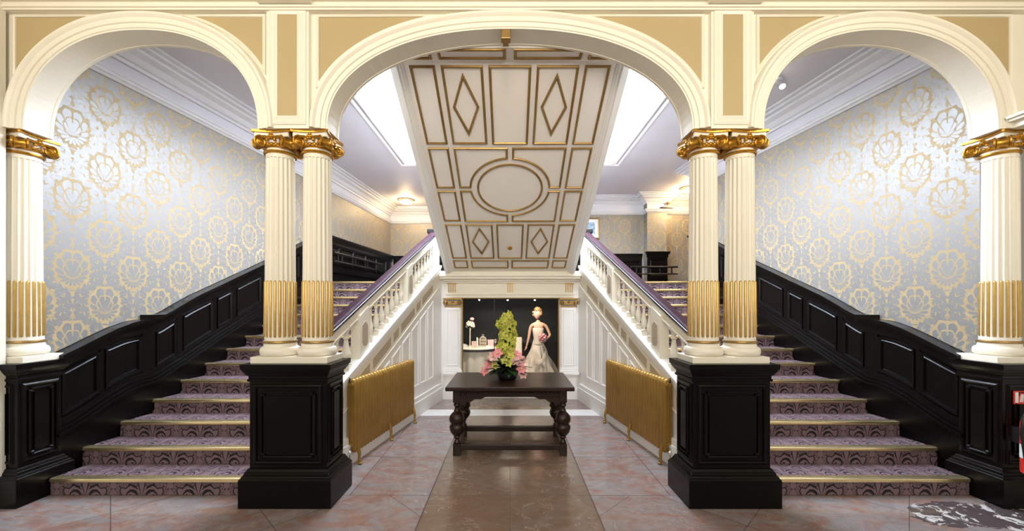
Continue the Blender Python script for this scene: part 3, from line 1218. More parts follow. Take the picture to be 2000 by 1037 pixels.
(c0, a0, h0), (c1, a1, h1), (c2, a2, h2) = ARCHES
spandrel(aw, c0, a0, h0, -1, -3.838)
spandrel(aw, c0, a0, h0, 1, -1.905)
spandrel(aw, c1, a1, h1, -1, -1.490)
spandrel(aw, c1, a1, h1, 1, 1.492)
spandrel(aw, c2, a2, h2, -1, 1.918)
spandrel(aw, c2, a2, h2, 1, 3.875)
for xa, xb in ((-1.787, -1.632), (1.632, 1.790)):
    MB().box(xa, xb, YF - .034, YF, 2.995, ZT).build('pilaster_panel', 'tan', aw)
    m = MB()
    for e, w_, hh in ((.012, .014, .012), (.045, .02, .012)):
        path = [(xa - e, YF - .03, 2.995 - e), (xb + e, YF - .03, 2.995 - e), (xb + e, YF - .03, ZT + min(e, .012)), (xa - e, YF - .03, ZT + min(e, .012))]
        m.sweep(path, [(-w_, 0), (-w_, hh * .6), (0, hh), (w_, hh * .6), (w_, 0)], up=(0, -1, 0), closed=True)
    m.box(xa - .085, xb + .085, YF - .03, YF, SPR, 3.80)
    m.build('pilaster', 'cream', aw)
# entablature above
m = MB()
for y0, z0, z1 in ((.05, 3.800, 3.815), (.062, 3.815, 3.83), (.05, 3.83, 3.86), (.085, 3.86, 3.90), (.11, 3.90, 4.0), (.16, 4.0, 4.5)):
    m.box(-4.2, 4.2, YF - y0, YF, z0, z1)
for s in (-1, 1):
    m.box(s * 1.71 - .20, s * 1.71 + .20, YF - .10, YF, 3.835, 4.4)
m.build('entablature', 'cream', aw)
# hall side walls
struct(MB().box(-4.02, -3.875, -3.0, 3.07, 0, 4.6).build('wall_hall_left', 'cream'))
struct(MB().box(4.14, 4.3, -3.0, 3.07, 0, 4.6).build('wall_hall_right', 'cream'))
struct(MB().box(4.0, 4.2, 3.28, 3.4, 0, 4.2).build('wall_stair_corner_right', 'cream'))
struct(MB().box(-4.2, -4.0, 3.28, 3.4, 0, 4.2).build('wall_stair_corner_left', 'cream'))
m = MB()
m.box(3.80, 4.14, 2.94, 3.06, 2.965, 2.985)
m.box(3.82, 4.14, 2.96, 3.06, 2.945, 2.965)
m.box(3.86, 4.14, 2.98, 3.08, 2.90, 2.945)
struct(m.build('trim_10', 'cream'))
# brass catch under the crown of the middle arch
bc = thing('brass_catch', (-.03, 3.1, 3.66), 'small brass box fixed under the crown of the middle arch', 'door catch')
MB().box(-.07, .005, 3.085, 3.15, 3.605, 3.680).build('case', 'gold_trim', bc, bevel=.006)
MB().box(-.055, -.012, 3.15, 3.20, 3.615, 3.682).build('bracket', 'gold_trim', bc)

# ------------------------------------------------------------------ balustrades
BZ0, BS = 0.967, 0.4955          # ledge under the balusters: height at y 4.06 and rise per metre
HZ0, HS = 1.251, 0.503           # underside of the handrail at y 3.641


def ledge(y):
    return BZ0 + BS * (y - 4.06)


def hand(y):
    return HZ0 + HS * (y - 3.641)


def make_balustrade():
    t = thing('balustrade', (XB(3.5), 3.5, 0), 'cream balustrade with a plum handrail between the left stair and the hall', 'balustrade')
    ya, yb = 3.40, 6.52

    def bar(d0, d1, z0, z1, fz, nm, mat, y0=ya, y1=yb, par=None):
        m = MB().hexa([(XB(y0) + d0, y0, fz(y0) + z0), (XB(y0) + d1, y0, fz(y0) + z0), (XB(y1) + d1, y1, fz(y1) + z0), (XB(y1) + d0, y1, fz(y1) + z0)],
                      [(XB(y0) + d0, y0, fz(y0) + z1), (XB(y0) + d1, y0, fz(y0) + z1), (XB(y1) + d1, y1, fz(y1) + z1), (XB(y1) + d0, y1, fz(y1) + z1)])
        return m.build(nm, mat, par or t, bevel=.006)
    hr = MB()
    for (d0, d1, z0, z1) in ((-.125, -.005, .045, .065),):
        hr.hexa([(XB(ya) + d0, ya, hand(ya) + z0), (XB(ya) + d1, ya, hand(ya) + z0), (XB(yb) + d1, yb, hand(yb) + z0), (XB(yb) + d0, yb, hand(yb) + z0)],
                [(XB(ya) + d0 + .02, ya, hand(ya) + z1), (XB(ya) + d1 - .02, ya, hand(ya) + z1), (XB(yb) + d1 - .02, yb, hand(yb) + z1), (XB(yb) + d0 + .02, yb, hand(yb) + z1)])
    h = hr.build('handrail', 'rail_wood', t, bevel=.008)
    bar(-.130, 0.0, .015, .045, hand, 'handrail_edge', 'rail_dark', par=h)
    bar(-.115, -.015, .0, .015, hand, 'handrail_bed', 'rail_dark', par=h)
    bar(-.10, -.02, -.075, .0, hand, 'top_rail', 'cream')
    bar(-.105, -.012, -.095, -.075, hand, 'top_rail_bead', 'cream')
    bar(-.115, .035, -.04, .0, ledge, 'ledge', 'white')
    bar(-.10, .02, -.10, -.04, ledge, 'ledge_moulding', 'white')
    bar(-.09, .008, -.32, -.10, ledge, 'string', 'cream')
    bar(-.09, .016, -.345, -.32, ledge, 'string_bead', 'cream')
    # tan insets along the string
    y = 3.62
    lens = [.18, .42, .42, .14, .42, .14, .42]
    gap = .07
    for L_ in lens:
        if y + L_ > 6.4:
            break
        y0, y1 = y, y + L_
        m = MB().hexa([(XB(y0) + .004, y0, ledge(y0) - .275), (XB(y0) + .010, y0, ledge(y0) - .275), (XB(y1) + .010, y1, ledge(y1) - .275), (XB(y1) + .004, y1, ledge(y1) - .275)],
                      [(XB(y0) + .004, y0, ledge(y0) - .165), (XB(y0) + .010, y0, ledge(y0) - .165), (XB(y1) + .010, y1, ledge(y1) - .165), (XB(y1) + .004, y1, ledge(y1) - .165)])
        m.build('string_inset', 'beige_inset', t)
        y = y1 + gap

    # turned balusters
    def bal(y, big=False):
        z0 = ledge(y - .03)
        z1 = hand(y) - .09
        H = z1 - z0
        k = 1.0
        x = XB(y) - .055
        r = .048 if big else .034
        b0 = .044 if big else .032
        m = MB()
        m.box(x - b0, x + b0, y - b0, y + b0, z0 - .01, z0 + .05)
        pr = [(.6, .0), (.95, .03), (.6, .07), (.5, .10), (.85, .16), (1.0, .24), (.95, .33), (.62, .47), (.45, .60), (.42, .68), (.62, .70), (.62, .74), (.45, .77), (.5, .86), (.8, .93), (.8, 1.0)]
        hh = H - .05
        m.lathe([(r * a, z0 + .05 + hh * b_) for a, b_ in pr], (x, y, 0), seg=14)
        m.box(x - b0 * .9, x + b0 * .9, y - b0 * .9, y + b0 * .9, z1 - .02, z1 + .03)
        m.build('baluster', 'cream', t, smooth=True)

    def newel(y, w_=.15):
        x0, x1 = XB(y) - .105, XB(y) - .008
        z0, z1 = ledge(y) - .06, hand(y) - .02
        y0, y1 = y - w_ / 2, y + w_ / 2
        m = MB().hexa([(x0, y0, ledge(y0) - .02), (x1, y0, ledge(y0) - .02), (x1 + .02, y1, ledge(y1) - .02), (x0 + .02, y1, ledge(y1) - .02)],
                      [(x0, y0, hand(y0) - .05), (x1, y0, hand(y0) - .05), (x1 + .02, y1, hand(y1) - .05), (x0 + .02, y1, hand(y1) - .05)])
        o = m.build('newel_post', 'cream', t)
        # lancet-ended tan inset
        xc = x1 + .011
        za, zb = ledge(y1) + .03, hand(y0) - .11
        q = w_ * .26
        pts = [(y - q, za + .03), (y - q * .5, za), (y + q * .5, za), (y + q, za + .03), (y + q, zb - .04), (y, zb), (y - q, zb - .04)]
        MB().prism([(xc + .165 * (p[0] - y), p[0], p[1]) for p in pts], (.006, 0, 0)).build('lancet_inset', 'beige_inset', o)
    for y in (3.68, 3.80):
        bal(y)
    bal(3.955, True)
    newel(4.20, .20)
    for k in range(7):
        bal(4.42 + .128 * k)
    newel(5.36, .20)
    for k in range(8):
        bal(5.55 + .115 * k)
    # black-capped newel where the rail meets the soffit
    yy = 6.44
    o = MB().box(XB(yy) - .14, XB(yy) - .0, yy - .02, yy + .12, ledge(yy) - .1, hand(yy) + .05).build('end_newel', 'cream', t)
    MB().box(XB(yy) - .17, XB(yy) + .01, yy - .05, yy + .14, hand(yy) + .03, hand(yy) + .10).build('newel_cap', 'black', o, bevel=.01)
    return t


bl = make_balustrade()
br_ = mirror_tree(bl)
label(br_, 'cream balustrade with a plum handrail between the right stair and the hall')

# panelled wall under the balustrade
for s in (1, -1):
    m = MB()
    y0, y1 = 3.375, NY + .05
    d0, d1 = -.09, 0.0
    q = lambda x: s * x
    m.hexa([(q(XB(y0) + d0), y0, 0), (q(XB(y0) + d1), y0, 0), (q(XB(y1) + d1), y1, 0), (q(XB(y1) + d0), y1, 0)],
           [(q(XB(y0) + d0), y0, ledge(y0) - .33), (q(XB(y0) + d1), y0, ledge(y0) - .33), (q(XB(y1) + d1), y1, ledge(y1) - .33), (q(XB(y1) + d0), y1, ledge(y1) - .33)])
    w = struct(m.build('wall_stair_side_left' if s == 1 else 'wall_stair_side_right', 'white'))
    # skirting in two steps
    for (h_, t_) in ((.20, .05), (.26, .035)):
        m = MB().hexa([(q(XB(y0)), y0, 0), (q(XB(y0) + t_), y0, 0), (q(XB(6.5) + t_), 6.5, 0), (q(XB(6.5)), 6.5, 0)],
                      [(q(XB(y0)), y0, h_), (q(XB(y0) + t_), y0, h_), (q(XB(6.5) + t_), 6.5, h_), (q(XB(6.5)), 6.5, h_)])
        m.build('skirting', 'white', w)
    # tall narrow panels with raised mouldings
    y = 3.95
    while y + .26 < 6.45:
        a, b_ = y, y + .22
        lo = .42
        pa = [(a, lo), (b_, lo), (b_, ledge(b_) - .44), (a, ledge(a) - .44)]
        if pa[3][1] > lo + .08:
            path = [(q(XB(yy)), yy, zz) for yy, zz in pa]
            MB().sweep(path, [(-.012, -.002), (-.010, .010), (0, .014), (.010, .008), (.012, -.002)], up=(s, -.165, 0), closed=True).build('panel_moulding', 'white', w)
        y += .29

# ------------------------------------------------------------------ sloping soffit of the upper flight
SB_Y, SB_Z, SS = 6.47, 2.085, 0.525
TY = 3.47


def soff(y):
    return SB_Z + SS * (SB_Y - y)


so = thing('stair_soffit', (0, 6.4, 2.1), 'cream sloping underside of the upper flight with gilded geometric mouldings', 'staircase soffit')
m = MB()
zt = soff(TY)
prof_ = [(SB_Y, SB_Z), (TY, zt), (3.285, zt), (3.285, zt + .28), (TY - .1, zt + .28), (SB_Y + .12, SB_Z + .2), (SB_Y + .12, SB_Z)]
m.prism([(-.99, y, z) for y, z in prof_], (1.98, 0, 0))
m.build('slab', 'soffit_white', so)
# edge mouldings: strings either side hang slightly lower
for s in (-1, 1):
    m = MB()
    for (xa, xb, dz) in ((.985, 1.045, .05), (.955, .985, .028), (.935, .955, .012)):
        pr2 = [(SB_Y, SB_Z - dz), (TY, zt - dz), (3.285, zt - dz), (3.285, zt + .40), (TY - .1, zt + .40), (SB_Y, SB_Z + .40)]
        m.prism([(s * xa, y, z) for y, z in pr2], (s * (xb - xa), 0, 0))
    m.build('edge_moulding', 'white', so)
nrm = Vector((0, -SS, -1)).normalized()    # outward from the slope (down and towards the viewer)
GP = [(-.013, -.003), (-.011, .010), (-.003, .016), (.005, .014), (.011, .006), (.013, -.003)]


def on_slope(x, y):
    return (x, y, soff(y))


def gild(pts, closed=True):
    MB().sweep([on_slope(*p) for p in pts], GP, up=tuple(nrm), closed=closed).build('gilded_moulding', 'gold_trim', so, smooth=False)


def rect(x0, x1, y0, y1):
    gild([(x0, y0), (x1, y0), (x1, y1), (x0, y1)])


CO = [(.672, .875), (.250, .598)]
for s in (-1, 1):
    for (ya_, yb_) in ((3.51, 4.235), (4.296, 4.81), (4.868, 5.35), (5.43, 6.13), (6.20, 6.37)):
        rect(s * CO[0][0], s * CO[0][1], ya_, yb_)
    for (ya_, yb_) in ((3.51, 4.235), (5.43, 6.13)):
        rect(s * CO[1][0], s * CO[1][1], ya_, yb_)
        cx, cy = s * .424, lerp(ya_, yb_, .48)
        hw, hh = .115, (.27 if ya_ < 4 else .26)
        gild([(cx - hw, cy), (cx, cy - hh), (cx + hw, cy), (cx, cy + hh)])
    rect(s * .035, s * .598, 6.20, 6.37)
rect(-.177, .177, 3.51, 4.235)
rect(-.177, .177, 5.43, 6.13)
CY, CR, OR = 4.835, .385, .475
kk = 1 / math.sqrt(1 + SS * SS)
gild([(CR * math.cos(2 * PI * k / 64), CY + CR * kk * math.sin(2 * PI * k / 64)) for k in range(64)])
for s in (-1, 1):
    for (yo, yi, sg) in ((4.296, 4.805, -1), (5.36, 4.868, 1)):
        pts = [(s * .035, yo), (s * .598, yo), (s * .598, yi)]
        a_in = math.asin(min(1, abs(yi - CY) / (OR * kk)))
        a_out = math.acos(.035 / OR)
        for k in range(15):
            a = lerp(a_in, a_out, k / 14)
            pts.append((s * OR * math.cos(a), CY + sg * OR * kk * math.sin(a)))
        gild(pts)
# rosette low on the slope
m = MB()
for k in range(8):
    a = k * PI / 4
    m.ball(Vector(on_slope(.012 * math.cos(a) * 2, 5.9 + .012 * math.sin(a) * 2)) + nrm * .008, .012, 8, 5)
m.ball(Vector(on_slope(0, 5.9)) + nrm * .014, .014, 10, 6)
m.build('rosette', 'gold', so, smooth=True)
# level strip at the head of the slope
for (xa, xb) in ((-.875, -.68), (-.60, -.045), (.045, .60), (.68, .875)):
    MB().sweep([(xa, 3.31, zt), (xb, 3.31, zt), (xb, 3.42, zt), (xa, 3.42, zt)], GP, up=(0, 0, -1), closed=True).build('gilded_moulding', 'gold_trim', so)

# ------------------------------------------------------------------ display window under the landing
struct_l, struct_r = XB(NY), -XB(NY)
OX0, OX1, OZ0, OZ1 = -.80, .82, .14, 1.655
m = MB()
m.box(struct_l - .02, OX0, NY, NY + .12, 0, 2.1)
m.box(OX1, struct_r + .02, NY, NY + .12, 0, 2.1)
m.box(OX0, OX1, NY, NY + .12, OZ1, 2.1)
m.box(OX0, OX1, NY, NY + .12, 0, OZ0)
wn_ = struct(m.build('wall_display_front', 'white'))
m = MB()
for (d, z0, z1) in ((.03, 1.655, 1.705), (.045, 1.705, 1.735), (.015, 1.735, 1.90), (.05, 1.90, 1.93), (.09, 1.93, 1.96), (.15, 1.96, 2.0), (.18, 2.0, 2.04), (.12, 2.04, 2.085)):
    m.box(-1.02 - d * .8, 1.02 + d * .8, NY - d, NY, z0, z1)
ent = m.build('entablature', 'cream', wn_)
for xc, n in ((-.955, 4), (.0, 3), (.975, 4)):
    m = MB()
    w_ = .035
    for k in range(n):
        x = xc + (k - (n - 1) / 2) * w_
        m.box(x - .007, x + .007, NY - .026, NY - .01, 1.745, 1.895)
    m.box(xc - n * w_ / 2 - .005, xc + n * w_ / 2 + .005, NY - .028, NY - .01, 1.880, 1.897)
    m.build('triglyph', 'gold_trim', wn_)
for s, xc in ((-1, -.94), (1, .965)):
    p = thing('pilaster', (xc, NY, 0), ('left' if s < 0 else 'right') + ' white pilaster with gilded scroll capital framing the display window', 'pilaster', 'pilasters beside the display window')
    MB().box(xc - .125, xc + .125, NY - .05, NY, .50, 1.50).build('shaft', 'white', p)
    path = [(xc - .085, NY - .05, .55), (xc + .085, NY - .05, .55), (xc + .085, NY - .05, 1.46), (xc - .085, NY - .05, 1.46)]
    MB().sweep(path, [(-.008, 0), (-.006, .008), (.0, .010), (.006, .006), (.008, 0)], up=(0, -1, 0), closed=True).build('panel_moulding', 'white', p)
    m = MB()
    for (e, z0, z1) in ((.03, .0, .16), (.015, .16, .19), (.0, .19, .37), (.02, .37, .40), (.04, .40, .43), (.025, .43, .47), (.01, .47, .50)):
        m.box(xc - .125 - e, xc + .125 + e, NY - .06 - e, NY, z0, z1)
    m.build('base', 'white', p)
    m = MB()
    m.box(xc - .135, xc + .135, NY - .055, NY, 1.50, 1.52)
    m.box(xc - .12, xc + .12, NY - .06, NY, 1.54, 1.60)
    m.box(xc - .155, xc + .155, NY - .085, NY, 1.625, 1.650)
    for q_ in (-1, 1):
        c = Vector((xc + q_ * .115, NY - .07, 1.575))
        for k in range(3):
            m.tube([c + Vector((.034 * (1 - k * .3) * math.cos(u * PI / 8), -.004 * k, .034 * (1 - k * .3) * math.sin(u * PI / 8))) for u in range(16)], .007, 6, closed=True)
        m.ball(c, .012, 8, 5)
    m.ball((xc, NY - .07, 1.59), .022, 10, 6)
    m.build('capital', 'gold_trim', p, smooth=True)
# box of the display, black inside
m = MB()
m.box(-1.0, 1.0, NY + 1.75, NY + 1.85, 0, 1.78)
m.box(-1.1, -1.0, NY + .12, NY + 1.85, 0, 1.78)
m.box(1.0, 1.1, NY + .12, NY + 1.85, 0, 1.78)
m.box(-1.1, 1.1, NY + .12, NY + 1.85, 1.655, 1.78)
struct(m.build('wall_display_back', 'black_wall'))
struct(MB().box(-1.0, 1.0, NY + .12, NY + 1.75, 0, .14).build('floor_display', 'black_wall'))
wp = thing('display_window', (0, NY + .06, OZ0), 'large shop-style display window under the soffit, framed in brass', 'window')
wp['kind'] = 'structure'
wp.name = 'window_1'
del wp['category']
MB().box(OX0, OX1, NY + .055, NY + .061, OZ0, OZ1).build('pane', 'glass', wp)
m = MB()
for xa, xb, za, zb in ((OX0, OX0 + .018, OZ0, OZ1), (OX1 - .018, OX1, OZ0, OZ1), (OX0, OX1, OZ1 - .012, OZ1), (OX0, OX1, OZ0, OZ0 + .02)):
    m.box(xa, xb, NY + .035, NY + .085, za, zb)
m.build('frame', 'gold_trim', wp)
m = MB().box(-.265, -.255, NY + .05, NY + .066, OZ0, OZ1)
m.build('joint', 'rail_dark', wp)
# small recessed spotlights
for k, (x, tx, tz, pw) in enumerate(((-.52, -.62, .60, 24), (-.04, .30, .8, 10), (.42, .48, .9, 10))):
    t = thing('display_spotlight', (x, NY + .16, 1.62), ('small lit downlight in the display ceiling, ' + ('above the round cloth-covered table', 'above the middle of the window', 'above the bride mannequin')[k]), 'spotlight', 'downlights in the display window')
    MB().lathe([(.016, 1.625), (.020, 1.655)], (x, NY + .16, 0), 16).build('rim', 'silver', t, smooth=True)
    MB().lathe([(.005, 1.612), (.011, 1.616), (.014, 1.626)], (x, NY + .16, 0), 14).build('lamp', 'lamp_white', t, smooth=True)
    spot('display_lamp_beam', (x, NY + .16, 1.60), (tx, NY + .62, tz), pw * 1.2, (1.0, .82, .66), 95, .02)

# ------------------------------------------------------------------ oak refectory table
tb = thing('refectory_table', (0, 4.4, 0), 'dark carved oak refectory table with bulbous turned legs in the middle of the hall', 'table')
m = MB().box(-.645, .645, 3.97, 4.84, .682, .725)
top = m.build('table_top', 'table_wood', tb, bevel=.008)
m = MB()
for a in (-.55, .55):
    m.box(a - .012, a + .012, 4.10, 4.72, .58, .682)
for b_ in (4.10, 4.72):
    m.box(-.55, .55, b_ - .012, b_ + .012, .60, .682)
# scalloped lower edge of the front and back aprons
for b_ in (4.085, 4.735):
    for s in (-1, 1):
        pts = [(s * .515, .60), (s * .515, .52), (s * .49, .535), (s * .47, .525), (s * .43, .555), (s * .40, .55), (s * .36, .580), (s * .30, .578), (s * .26, .598), (s * .24, .602)]
        m.prism([(x, b_ - .008, z) for x, z in pts], (0, .02, 0))
m.build('apron', 'table_wood', tb)
m = MB()
for k in range(24):
    x = -.50 + k * 1.0 / 23
    m.ball((x, 4.083, .642), .016, 8, 5, (1, .5, .8))
m.build('apron_carving', 'table_wood', tb, smooth=True)


def tleg(x, y):
    m = MB()
    m.box(x - .037, x + .037, y - .037, y + .037, 0.0, .125)
    m.box(x - .037, x + .037, y - .037, y + .037, .545, .682)
    pr = [(.030, .125), (.034, .135), (.026, .150), (.020, .165), (.030, .180), (.034, .190), (.030, .200), (.045, .212), (.066, .240), (.076, .275), (.074, .300), (.060, .318), (.062, .324), (.060, .330),
          (.074, .345), (.078, .370), (.070, .405), (.048, .435), (.030, .448), (.034, .456), (.028, .466), (.022, .482), (.026, .50), (.036, .515), (.030, .530), (.034, .545)]
    m.lathe(pr, (x, y, 0), seg=28, fn=lambda a, z: 1 + (.035 * math.cos(12 * a) if .22 < z < .42 else 0))
    o = m.build('leg', 'table_wood', tb, smooth=True)


for x in (-.545, .545):
    for y in (4.11, 4.71):
        tleg(x, y)
m = MB()
for y in (4.11, 4.71):
    m.box(-.51, .51, y - .022, y + .022, .055, .105)
    m.box(-.51, .51, y - .030, y + .026, .105, .115)
for x in (-.545, .545):
    m.box(x - .022, x + .022, 4.14, 4.68, .055, .105)
m.build('stretcher', 'table_wood', tb, bevel=.004)


# ------------------------------------------------------------------ flowers on the table
fa = thing('flower_arrangement', (-.06, 4.42, .725), 'tall arrangement of yellow-green orchids over pink flowers and dark leaves on the oak table', 'flowers')
FX, FY, FZ = -.06, 4.42, .725
MB().lathe([(.07, .725), (.10, .735), (.115, .77), (.112, .80), (.10, .80)], (FX + .03, FY, 0), 24).build('bowl', 'black', fa, smooth=True)


def petal_mesh(m, c, d, up, L_, W_, cup=.25, n=5):
    """pointed leaf/petal surface with a fold, from c along d"""
    c, d = Vector(c), Vector(d).normalized()
    s = d.cross(Vector(up)).normalized()
    nn = s.cross(d).normalized()
    vs = []
    for i in range(n + 1):
        u = i / n
        w_ = W_ * math.sin(PI * min(.97, u * .9 + .08)) ** .8
        p = c + d * (L_ * u) + nn * (-cup * L_ * u * u)
        vs += [p - s * w_ + nn * (.18 * w_), p, p + s * w_ + nn * (.18 * w_)]
    fs = []
    for i in range(n):
        a = i * 3
        fs += [(a, a + 1, a + 4, a + 3), (a + 1, a + 2, a + 5, a + 4)]
    m.add(vs, fs)


def blossom(c, face, r, mat, lipmat, nm='orchid_blossom', k5=5, par=None):
    face = Vector(face).normalized()
    a = face.cross(Vector((0, 0, 1))).normalized()
    b_ = a.cross(face).normalized()
    m = MB()
    ph = random.random() * 6
    for k in range(k5):
        t = ph + 2 * PI * k / k5
        d = a * math.cos(t) + b_ * math.sin(t) + face * .35
        petal_mesh(m, c, d, face, r, r * .38, .3, 4)
    o = m.build(nm, mat, par or fa, smooth=True)
    MB().ball(Vector(c) + face * r * .25, r * .22, 8, 5).build('lip', lipmat, o, smooth=True)
    return o


# spray stems
for k in range(4):
    x = FX + (-.05, .03, .0, .06)[k]
    MB().tube([(FX + .02, FY, .78), (x, FY - .02, 1.0), (x + .01, FY, 1.25), (x - .01, FY, 1.40)], .006, 6).build('stem', 'leaf', fa, smooth=True)
cnt = 0
for k in range(60):
    u = k / 59
    z = lerp(.985, 1.435, u)
    wv = .105 * math.sin(PI * min(1, .35 + .62 * (1 - abs(u - .45)))) if True else 0
    wv = .088 * (1 - .55 * max(0, (u - .75) / .25)) * (1 - .25 * max(0, (.2 - u) / .2))
    a = k * 2.399
    wv *= random.uniform(.72, 1.22)
    z += random.uniform(-.015, .015)
    x = FX + .025 + wv * math.cos(a)
    y = FY + wv * .8 * math.sin(a)
    blossom((x, y, z), (math.cos(a) * .8, min(-.15, math.sin(a)) - .3, .15), .034 + .020 * random.random(), 'orchid', 'orchid_lip')
# small green twigs at the tip
m = MB()
for k in range(10):
    a = random.random() * 6.28
    petal_mesh(m, (FX + .02, FY, 1.40), (math.cos(a) * .6, math.sin(a) * .6, 1), (0, -1, 0), .07, .010)
m.build('tip_leaves', 'leaf', fa, smooth=True)
# pink lilies
for k, (dx, dz) in enumerate(((-.13, .25), (-.075, .29), (-.17, .17), (.12, .21), (.14, .26), (.18, .12), (.20, .06), (-.21, .10), (.09, .29))):
    blossom((FX + dx, FY - .04 - .03 * (k % 2), FZ + dz), (dx * 2, -1, .35), .058, 'pink' if k % 3 else 'pale_pink', 'orchid_lip', 'pink_flower', 6)
for k, (dx, dz) in enumerate(((.0, .22), (.05, .19), (.07, .27), (-.10, .17))):
    blossom((FX + dx, FY - .14, FZ + dz), (dx, -1, .3), .045, 'orchid', 'orchid_lip')
for k in range(72):
    a = 2 * PI * k / 72 + random.uniform(-.15, .15)
    el = random.uniform(.0, 1.1)
    m = MB()
    d = (math.cos(a) * 1.0, math.sin(a) * .8, el)
    petal_mesh(m, (FX + .02, FY, FZ + .07 + .05 * random.random()), d, (0, 0, 1), random.uniform(.18, .29), random.uniform(.022, .045), .35 if el > .1 else .15, 6)
    m.build('leaf', 'leaf' if k % 3 == 0 else 'leaf_dark', fa, smooth=True)
m = MB()
petal_mesh(m, (FX, FY - .05, FZ + .12), (-1.0, -.3, .75), (0, 0, 1), .26, .05, .2, 6)
m.build('leaf', 'leaf', fa, smooth=True)


# ------------------------------------------------------------------ radiators
def make_radiator():
    A = Vector((-1.481, 3.838, 0))
    B = Vector((-1.251, 5.245, 0))
    d = (B - A).normalized()
    n_ = Vector((d.y, -d.x, 0))           # towards the middle of the hall
    L_ = (B - A).length
    t = thing('column_radiator', tuple((A + B) / 2), 'gold-painted cast-iron radiator on claw feet along the left balustrade wall', 'radiator', 'gold-painted column radiators')
    ang = math.atan2(d.y, d.x)
    M = Matrix.Translation(A) @ Matrix.Rotation(ang, 4, 'Z')
    # local: x along the radiator from the near end, y negative = hall side
    NS = 24
    w_ = L_ / NS
    for k in range(NS):
        x = (k + .5) * w_
        m = MB()
        # rounded section: rectangle with round top seen from the end
        pts = []
        D_ = .092
        for i in range(9):
            a = PI * i / 8
            pts.append((.046 * math.cos(a), .785 + .045 * math.sin(a)))
        pts += [(-.046, .14), (-.030, .118), (.030, .118), (.046, .14)]
        hw = w_ * .40
        i0 = len(m.v)
        vs = []
        lay = ((-w_ * .49, .66), (-w_ * .40, .88), (-w_ * .2, 1.0), (w_ * .2, 1.0), (w_ * .40, .88), (w_ * .49, .66))
        for off, sc_ in lay:
            for (py, pz) in pts:
                vs.append((x + off, .046 + py * sc_, .47 + (pz - .47) * (1 - (1 - sc_) * .12)))
        n = len(pts)
        fs = [tuple(range(n)), tuple(range(len(vs) - 1, len(vs) - n - 1, -1))]
        for j in range(len(lay) - 1):
            for i in range(n):
                fs.append((j * n + i, j * n + (i + 1) % n, (j + 1) * n + (i + 1) % n, (j + 1) * n + i))
        m.add(vs, fs)
        if k in (0, NS - 1):
            # end section shows its two columns and round bosses
            xe = x + (-w_ * .5 if k == 0 else w_ * .5)
            sg = -1 if k == 0 else 1
            for zz in (.77, .19):
                st = len(m.v)
                m.lathe([(.030, 0), (.030, .012), (.018, .018), (.006, .018)], (0, 0, 0), 16)
                m.xf(Matrix.Translation((xe, .046, zz)) @ Matrix.Rotation(sg * PI / 2, 4, 'Y'), st)
            for yy in (.022, .070):
                m.tube([(xe, yy, .20), (xe, yy, .75)], .009, 8)
        m.xf(M)
        m.build('section', 'radiator_gold', t, smooth=True)
    for x in (w_ * .6, L_ * .5, L_ - w_ * .6):
        for y, sg in ((-.002, -1), (.094, 1)):
            m = MB()
            m.tube([(x, y + .004 * -sg, .20), (x, y + .004 * sg, .15), (x, y + .016 * sg, .10), (x, y + .010 * sg, .05), (x, y + .020 * sg, .012)], [.012, .018, .016, .012, .017], 8)
            m.ball((x, y + .022 * sg, .012), .020, 10, 6, (1, 1.2, .6))
            m.xf(M)
            m.build('foot', 'radiator_gold', t, smooth=True)
    m = MB()
    m.tube([(-.03, .046, .0), (-.03, .046, .17), (-.02, .046, .19), (.01, .046, .19)], .011, 8)
    m.ball((-.03, .046, .13), .024, 10, 6)
    m.xf(M)
    m.build('supply_pipe', 'silver', t, smooth=True)
    m = MB()
    m.tube([(-.004, .046, .80), (-.03, .046, .80), (-.03, .046, .845)], .006, 6)
    m.xf(M)
    m.build('bleed_valve', 'black', t)
    return t


rl = make_radiator()
label(mirror_tree(rl), 'gold-painted cast-iron radiator on claw feet along the right balustrade wall')


# ------------------------------------------------------------------ ceiling lights
def ceiling_lamp(x, y, lbl, power, z=CEIL):
    t = thing('ceiling_lamp', (x, y, z), lbl, 'lamp', 'round ceiling lamps on the landing')
    MB().lathe([(.17, z - .045), (.19, z - .035), (.19, z - .010), (.17, z)], (x, y, 0), 28).build('rim', 'brass', t, smooth=True)
    MB().lathe([(.01, z - .105), (.08, z - .098), (.13, z - .075), (.165, z - .040)], (x, y, 0), 28).build('bowl', 'lamp_warm', t, smooth=True)
    point('landing_lamp_glow', (x, y, z - .20), power, (1.0, .72, .38), .10)


ceiling_lamp(-2.54, 9.75, 'lit round ceiling lamp with brass rim above the left end of the landing', 16)
ceiling_lamp(3.93, 8.75, 'lit round ceiling lamp with brass rim above the right end of the landing', 24)
# spotlight on the ceiling by the right-hand arch
sp = thing('ceiling_spotlight', (3.03, 4.53, CEIL), 'small lit spotlight on the ceiling seen through the right arch', 'spotlight')
MB().lathe([(.045, CEIL - .02), (.05, CEIL)], (3.03, 4.53, 0), 16).build('mount', 'white', sp, smooth=True)
m = MB().lathe([(.03, -.10), (.035, -.04), (.03, 0.0), (.012, .04)], (0, 0, 0), 16)
m.xf(Matrix.Translation((3.03, 4.50, CEIL - .045)) @ Matrix.Rotation(math.radians(-35), 4, 'X'))
m.build('barrel', 'silver', sp, smooth=True)
m = MB().lathe([(.028, -.108), (.028, -.10)], (0, 0, 0), 16)
m.xf(Matrix.Translation((3.03, 4.50, CEIL - .045)) @ Matrix.Rotation(math.radians(-35), 4, 'X'))
m.build('lens', 'lamp_white', sp)

